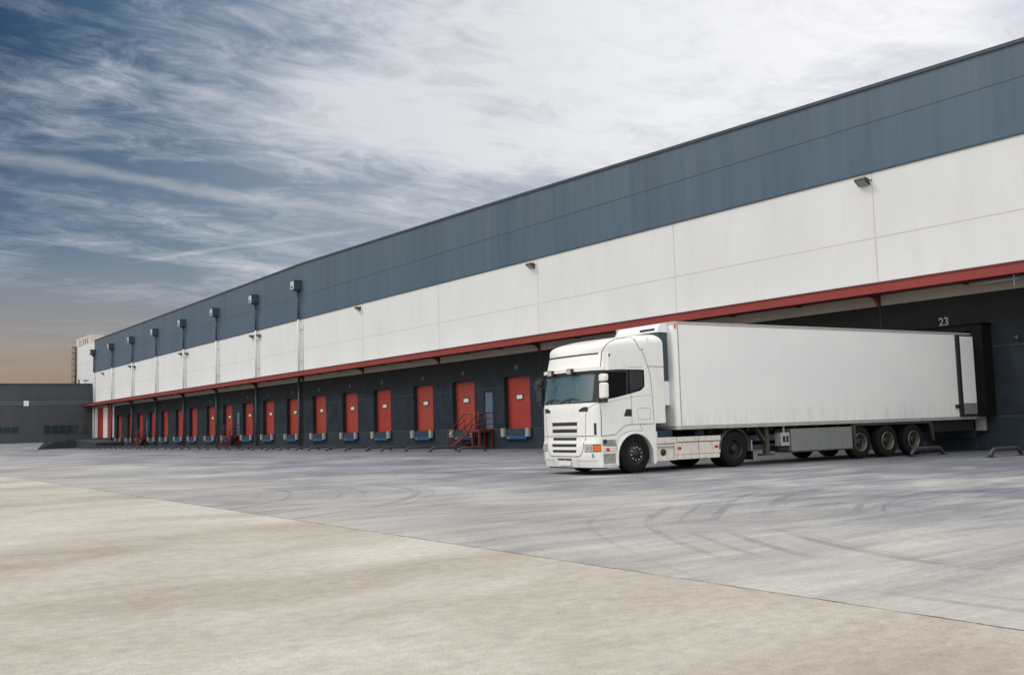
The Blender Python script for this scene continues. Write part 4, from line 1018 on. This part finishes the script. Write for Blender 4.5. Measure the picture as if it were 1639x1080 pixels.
# ---- wheels
def wheel(parent_top, yc, sg, x_out, style, twin=False, name='wheel'):
    r0 = bpy.data.objects.new(name, None); C.objects.link(r0); r0.parent = parent_top; r0.empty_display_size = .2
    off = -YT if parent_top is truck else -YR
    r0.location = (sg*x_out, yc+off, 0.503)
    def mk(b, nm, mt): o = b.build(nm, mt, r0); return o
    b = MB()
    b.lathe([(-0.30, 0.29), (-0.305, 0.40), (-0.285, 0.475), (-0.25, 0.502), (-0.05, 0.502), (-0.015, 0.478), (0.0, 0.41), (-0.005, 0.315), (-0.02, 0.285)], 0, 0, 0, 48, sg)
    if twin: b.lathe([(-0.64, 0.29), (-0.645, 0.40), (-0.62, 0.475), (-0.59, 0.502), (-0.39, 0.502), (-0.355, 0.478), (-0.34, 0.41), (-0.345, 0.29)], 0, 0, 0, 32, sg)
    # tread blocks
    for k in range(40):
        t = 2*PI*k/40
        for (xa, xb) in ((-0.27, -0.17), (-0.14, -0.05)):
            t2 = t+(0.07 if xa < -.2 else 0); w_ = 0.055
            vs = [(sg*x, rr*math.cos(t2+d), rr*math.sin(t2+d)) for x in (xa, xb) for d in (-w_, w_) for rr in (0.495, 0.5025)]
            b.add(vs, [(0, 2, 3, 1), (4, 5, 7, 6), (1, 3, 7, 5), (0, 1, 5, 4), (2, 6, 7, 3)])
    mk(b, 'tyre', 'rubber')
    b = MB()
    if style == 'front':
        b.lathe([(-0.02, 0.288), (-0.012, 0.275), (-0.03, 0.255), (-0.045, 0.23), (-0.02, 0.185), (0.0, 0.16), (0.005, 0.12), (0.03, 0.105), (0.05, 0.085), (0.055, 0.0)], 0, 0, 0, 40, sg)
        rim = mk(b, 'rim', 'rim_dark'); q = MB()
        for k in range(10):
            t = 2*PI*k/10+.15
            q.lathe([(0, 0.022), (0.03, 0.020), (0.05, 0.010), (0.05, 0)], sg*0.0, 0.168*math.cos(t), 0.168*math.sin(t), 8, sg)
        q.build('wheel_nuts', 'chrome', rim)
        q = MB()
        for k in range(10):
            t = 2*PI*(k+.5)/10+.15; q.tube([(sg*-0.035, .226*math.cos(t-.12), .226*math.sin(t-.12)), (sg*-0.035, .226*math.cos(t+.12), .226*math.sin(t+.12))], 0.018, 6)
        q.build('hand_holes', 'black', rim)
    elif style == 'drive':
        b.lathe([(-0.02, 0.288), (-0.012, 0.275), (-0.05, 0.25), (-0.15, 0.235), (-0.17, 0.19), (-0.15, 0.15), (-0.06, 0.125), (0.0, 0.11), (0.01, 0.09), (0.015, 0.0)], 0, 0, 0, 40, sg)
        rim = mk(b, 'rim', 'rim_dark'); q = MB()
        for k in range(10):
            t = 2*PI*k/10; q.lathe([(0, 0.018), (0.03, 0.016), (0.03, 0)], sg*-0.155, 0.168*math.cos(t), 0.168*math.sin(t), 6, sg)
        q.build('wheel_nuts', 'rim_light', rim)
    else:
        b.lathe([(-0.015, 0.298), (0.008, 0.288), (0.004, 0.262), (-0.03, 0.25), (-0.10, 0.24), (-0.12, 0.225)], 0, 0, 0, 40, sg)
        rim = mk(b, 'rim', 'rim_light')
        q = MB(); q.lathe([(-0.12, 0.226), (-0.13, 0.18), (-0.11, 0.14), (-0.04, 0.115), (-0.02, 0.09), (-0.015, 0.0)], 0, 0, 0, 30, sg); q.build('hub', 'rim_dark', rim)
        q = MB()
        for k in range(10):
            t = 2*PI*k/10; q.lathe([(0, 0.018), (0.03, 0.016), (0.03, 0)], sg*-0.12, 0.168*math.cos(t), 0.168*math.sin(t), 6, sg)
        q.build('wheel_nuts', 'rim_light', rim)
    return r0
for sg in (1, -1):
    wheel(truck, -15.43, sg, 1.235, 'front'); wheel(truck, -11.82, sg, 1.235, 'drive', True)
    for k, ya in enumerate((-3.87, -5.18, -6.49)): wheel(trailer, ya, sg, 1.27, 'trailer')
# ---- chassis, skirts, fenders
b = MB()
for sg in (1, -1): b.box(sg*0.35, sg*0.43, -16.3, -10.9, 0.68, 0.95)
for y in (-15.43, -11.82): b.tube([(-1.0, y, 0.5), (1.0, y, 0.5)], 0.07, 8)
b.box(-0.9, 0.9, -12.5, -11.2, 0.95, 1.10); b.box(-0.5, 0.5, -16.2, -14.7, 0.45, 0.95)
b.box(-1.1, 1.1, -14.7, -12.45, 0.36, 0.84); b.box(-0.85, 0.85, -14.35, -13.9, 0.95, 1.08)
TB(b, 'chassis', 'chassis')
b = MB(); b.box(0.7, 1.1, -14.72, -14.0, 0.88, 1.08); b.box(0.72, 1.0, -13.1, -12.75, 0.9, 1.06); b.box(-0.9, 0.6, -14.80, -14.3, 0.95, 1.22)
TB(b, 'air_tank', 'blue_chassis', bevel=.02)
b = MB(); b.box(1.101, 1.115, -14.66, -14.56, 0.90, 1.07); TB(b, 'sticker', 'number_plate')
b = MB()
for i, (x, z) in enumerate([(0.55, 1.9), (0.35, 1.8), (0.15, 1.85)]):
    pts = [(x, -14.84+0.0, z)]+[(x+0.05*math.cos(t*3), -14.80+0.75*t/6.0, z-0.45-0.18*math.sin(t)) for t in [j*0.6 for j in range(1, 10)]]+[(x, -13.92, 1.55)]
    b.tube(pts, 0.016, 6)
TB(b, 'air_hoses', 'red_lens')
# near/far side skirts
for sg in (1, -1):
    b = MB(); x0, x1 = sg*1.10, sg*1.235
    b.box(x0, x1, -14.72, -13.99, 0.74, 0.90); b.box(x0, x1, -14.72, -13.99, 0.66, 0.70); b.box(x0, x1, -14.72, -14.66, 0.28, 0.74); b.box(x0, x1, -14.05, -13.99, 0.28, 0.74); b.box(x0, x1, -14.66, -14.05, 0.28, 0.33)
    b.box(x0, sg*1.16, -14.66, -14.05, 0.33, 0.74)
    q = TB(b, 'side_skirt', 'paint_low', bevel=0.012)
    w = MB(); w.lathe([(0.0, 0.095), (0.02, 0.09), (0.02, 0.0)], sg*1.16, -14.42, 0.50, 18, sg); TB(w, 'filler_hole', 'plastic', parent=q)
    b = MB(); b.box(x0, x1, -13.97, -12.36, 0.76, 0.90); b.box(x0, sg*1.21, -13.97, -12.36, 0.42, 0.75); b.box(x0, x1, -13.97, -12.42, 0.29, 0.41)
    q = TB(b, 'side_skirt', 'paint_low', bevel=0.014)
    w = MB(); w.box(sg*1.21, sg*1.217, -13.93, -12.40, 0.745, 0.755); w.box(sg*1.235, sg*1.238, -13.20, -13.19, 0.30, 0.90); TB(w, 'skirt_gap', 'seam', parent=q)
    for y in (-13.88, -12.52):
        w = MB(); w.box(sg*1.21, sg*1.222, y-0.06, y+0.06, 0.56, 0.63); TB(w, 'side_marker', 'red_lens', parent=q)
    # drive fender and mudflap
    b = MB(); n = 22
    tt = [R(-8)+(R(178)-R(-8))*i/n for i in range(n+1)]
    for rr, k in ((0.60, 0), (0.57, 1)): pass
    vs = []
    for t in tt:
        for (xx, rr) in ((sg*0.62, 0.60), (sg*1.25, 0.60), (sg*1.25, 0.555), (sg*0.62, 0.575)): vs.append((xx, -11.82+rr*math.cos(t), 0.50+rr*math.sin(t)))
    fs = [(4*i+j, 4*i+(j+1) % 4, 4*(i+1)+(j+1) % 4, 4*(i+1)+j) for i in range(n) for j in range(4)]
    b.smooth = True; b.add(vs, fs); b.smooth = False
    TB(b, 'fender', 'plastic')
    b = MB(); b.box(sg*0.64, sg*1.25, -11.17, -11.15, 0.17, 0.62); fl = TB(b, 'mudflap', 'rubber')
    b = MB(); b.box(sg*1.235, sg*1.26, -11.21, -11.18, 0.42, 0.72); TB(b, 'flap_edge', 'alu', parent=fl)

# ---- trailer
YA, YB, TW, ZB, ZT = -13.98, -0.12, 1.30, 1.17, 4.045
b = MB()
rc = 0.14
plan = [(TW, YB), (TW, YA+rc)]+[(TW-rc+rc*math.cos(t), YA+rc-rc*math.sin(t)) for t in [PI/2*i/6 for i in range(1, 7)]]
plan = plan+[(-x, y) for x, y in plan[::-1]]
b.prism(plan, 'z', ZB+0.02, ZT-0.03)
body = TB(b, 'box_body', 'trailer', top=trailer)
for pl_ in body.data.polygons: pl_.use_smooth = False
b = MB()
# top and bottom rails, corner posts
def ring(z0, z1, o):
    P = [(x*(1+o/TW), y-(o if y < -10 else 0)) for x, y in plan]
    b.prism(P, 'z', z0, z1)
ring(ZT-0.075, ZT, 0.012); ring(ZB-0.075, ZB+0.03, 0.012)
for sg in (1, -1): b.box(sg*(TW-0.01), sg*(TW+0.007), YA+rc-0.02, YA+rc+0.015, ZB+.03, ZT-.075); b.box(sg*(TW-0.02), sg*(TW+0.012), YB-0.10, YB, ZB, ZT)
TB(b, 'rail', 'alu', parent=body, top=trailer)
b = MB(); b.box(TW-0.04, TW+.0145, YA+.04, YA+.075, ZT-.19, ZT-.08); TB(b, 'marker_lamp', 'amber', parent=body, top=trailer)
b = MB()
for i in range(12): b.box(TW+.006, TW+.018, -12.9+i*1.05, -12.86+i*1.05, ZB-.055, ZB-.03)
TB(b, 'rail_marker', 'bumper_grey', parent=body, top=trailer)
# fridge unit on the front
b = MB()
prof_ = [(-13.99, 2.42), (-14.30, 2.42), (-14.32, 3.74), (-13.99, 3.76)]
b.prism(prof_, 'x', -1.03, 1.03); fr_ = TB(b, 'fridge_unit', 'reefer_blue', top=trailer, bevel=0.03)
b = MB(); b.prism([(-13.99, 1.76), (-14.22, 1.76), (-14.33, 1.85), (-14.33, 2.42), (-13.99, 2.42)], 'x', -1.05, 1.05); TB(b, 'lower_housing', 'reefer_white', parent=fr_, top=trailer, bevel=0.02)
b = MB(); n = 10
pr_ = [(-13.99, 3.76), (-14.33, 3.76)]+[(-14.34+0.16*(1-math.cos(t)), 3.78+0.22*math.sin(t)) for t in [PI/2*i/n for i in range(n+1)]]+[(-13.99, 4.0)]
b.prism(pr_, 'x', -0.75, 1.05); b.add([(-0.75, y, z) for y, z in pr_]+[(-1.02, y+(0.12 if y < -14.2 else 0), 3.76+(z-3.76)*.45) for y, z in pr_], [(i, i+1, len(pr_)+i+1, len(pr_)+i) for i in range(len(pr_)-1)]+[tuple(range(len(pr_), 2*len(pr_)))]); TB(b, 'top_hood', 'reefer_white', parent=fr_, top=trailer, bevel=0.02)
b = MB(); b.box(1.05, 1.06, -14.26, -14.22, 2.16, 2.22); b.box(0.3, 0.92, -14.345, -14.33, 3.82, 3.88)
for z in [2.6+i*.11 for i in range(10)]: b.box(-.9, .9, -14.33, -14.318, z, z+.05)
TB(b, 'grille', 'plastic', parent=fr_, top=trailer)
# frame below the box
b = MB()
for sg in (1, -1): b.box(sg*0.45, sg*0.57, -13.4, -0.4, 0.92, 1.10)
for i in range(14): b.box(-1.22, 1.22, -13.2+i*0.95, -13.12+i*0.95, 1.0, 1.10)
for ya in (-3.87, -5.18, -6.49): b.tube([(-1.0, ya, 0.5), (1.0, ya, 0.5)], 0.075, 8); b.box(-0.7, -0.5, ya-.25, ya+.25, .45, .9); b.box(0.5, 0.7, ya-.25, ya+.25, .45, .9)
b.box(-1.2, 1.2, -2.85, -0.5, 0.72, 1.08); b.box(-1.2, 1.2, -0.55, -0.42, 0.45, 0.75)
TB(b, 'frame', 'chassis', top=trailer)
for sg in (1, -1):
    q = MB(); x0, x1 = sg*0.98, sg*1.12
    q.box(x0, x1, -10.48, -10.33, 0.30, 1.10); q.box(sg*0.90, sg*1.20, -10.62, -10.20, 0.26, 0.31)
    q.prism([(-10.33, 1.0), (-10.27, 1.0), (-10.0, 1.1), (-10.1, 1.1)], 'x', x0, x1); q.prism([(-10.48, .6), (-10.85, 1.08), (-10.78, 1.08), (-10.44, .66)], 'x', x0, x1)
    TB(q, 'landing_leg', 'rail_grey', top=trailer)
q = MB(); q.box(1.02, 1.24, -9.99, -9.62, 0.52, 0.90); q.k = 1; q.box(1.24, 1.245, -9.90, -9.80, 0.62, 0.80); q.box(1.24, 1.245, -9.76, -9.66, 0.62, 0.80); q.k = 0; q.box(1.14, 1.18, -9.80, -9.75, 0.90, 1.10)
TB(q, 'control_box', ['alu', 'black'], top=trailer)
q = MB(); q.box(0.60, 1.18, -10.0, -9.62, 0.36, 0.52); TB(q, 'valve_block', 'black', top=trailer)
q = MB(); q.box(0.62, 1.27, -9.57, -6.88, 0.345, 1.0); q.k = 1; q.box(0.60, 1.28, -9.58, -6.86, 0.31, 0.35); pb = TB(q, 'pallet_box', ['box_grey', 'rail_grey'], top=trailer, bevel=0.01)
q = MB(); q.box(-1.25, -1.20, -9.5, -6.9, .5, .62); q.box(-1.25, -1.20, -9.5, -6.9, .8, .92); TB(q, 'side_guard', 'rail_grey', top=trailer)
for sg in (1, -1):
    q = MB()
    q.box(sg*1.18, sg*1.285, -6.80, -2.90, 1.02, 1.10)
    q.prism([(-6.86, 1.10), (-6.70, 1.10), (-6.72, 0.45), (-6.80, 0.45)], 'x', sg*1.2, sg*1.285)
    q.prism([(-3.02, 1.10), (-2.90, 1.10), (-2.80, 0.45), (-2.85, 0.45)], 'x', sg*1.2, sg*1.285)
    TB(q, 'wheel_cover_frame', 'rail_grey', top=trailer)
# rear door folded back against the side
q = MB(); q.box(TW+0.020, TW+0.10, -1.42, -0.12, 1.20, 3.96); dr = TB(q, 'rear_door', 'black', top=trailer, bevel=.01)
q = MB(); q.box(TW+0.10, TW+0.108, -1.27, -0.14, 1.64, 3.91); TB(q, 'door_skin', 'trailer', parent=dr, top=trailer)
q = MB(); q.box(TW+0.10, TW+0.112, -1.27, -0.14, 1.27, 1.64); TB(q, 'kick_plate', 'box_grey', parent=dr, top=trailer)
q = MB(); q.box(TW+0.012, TW+0.06, -1.62, -1.44, 1.48, 1.60); TB(q, 'door_catch', 'black', parent=dr, top=trailer)
q = MB(); q.box(-1.3, 1.3, -0.12, 0.0, 0.9, 1.17); TB(q, 'rear_sill', 'rail_grey', top=trailer)
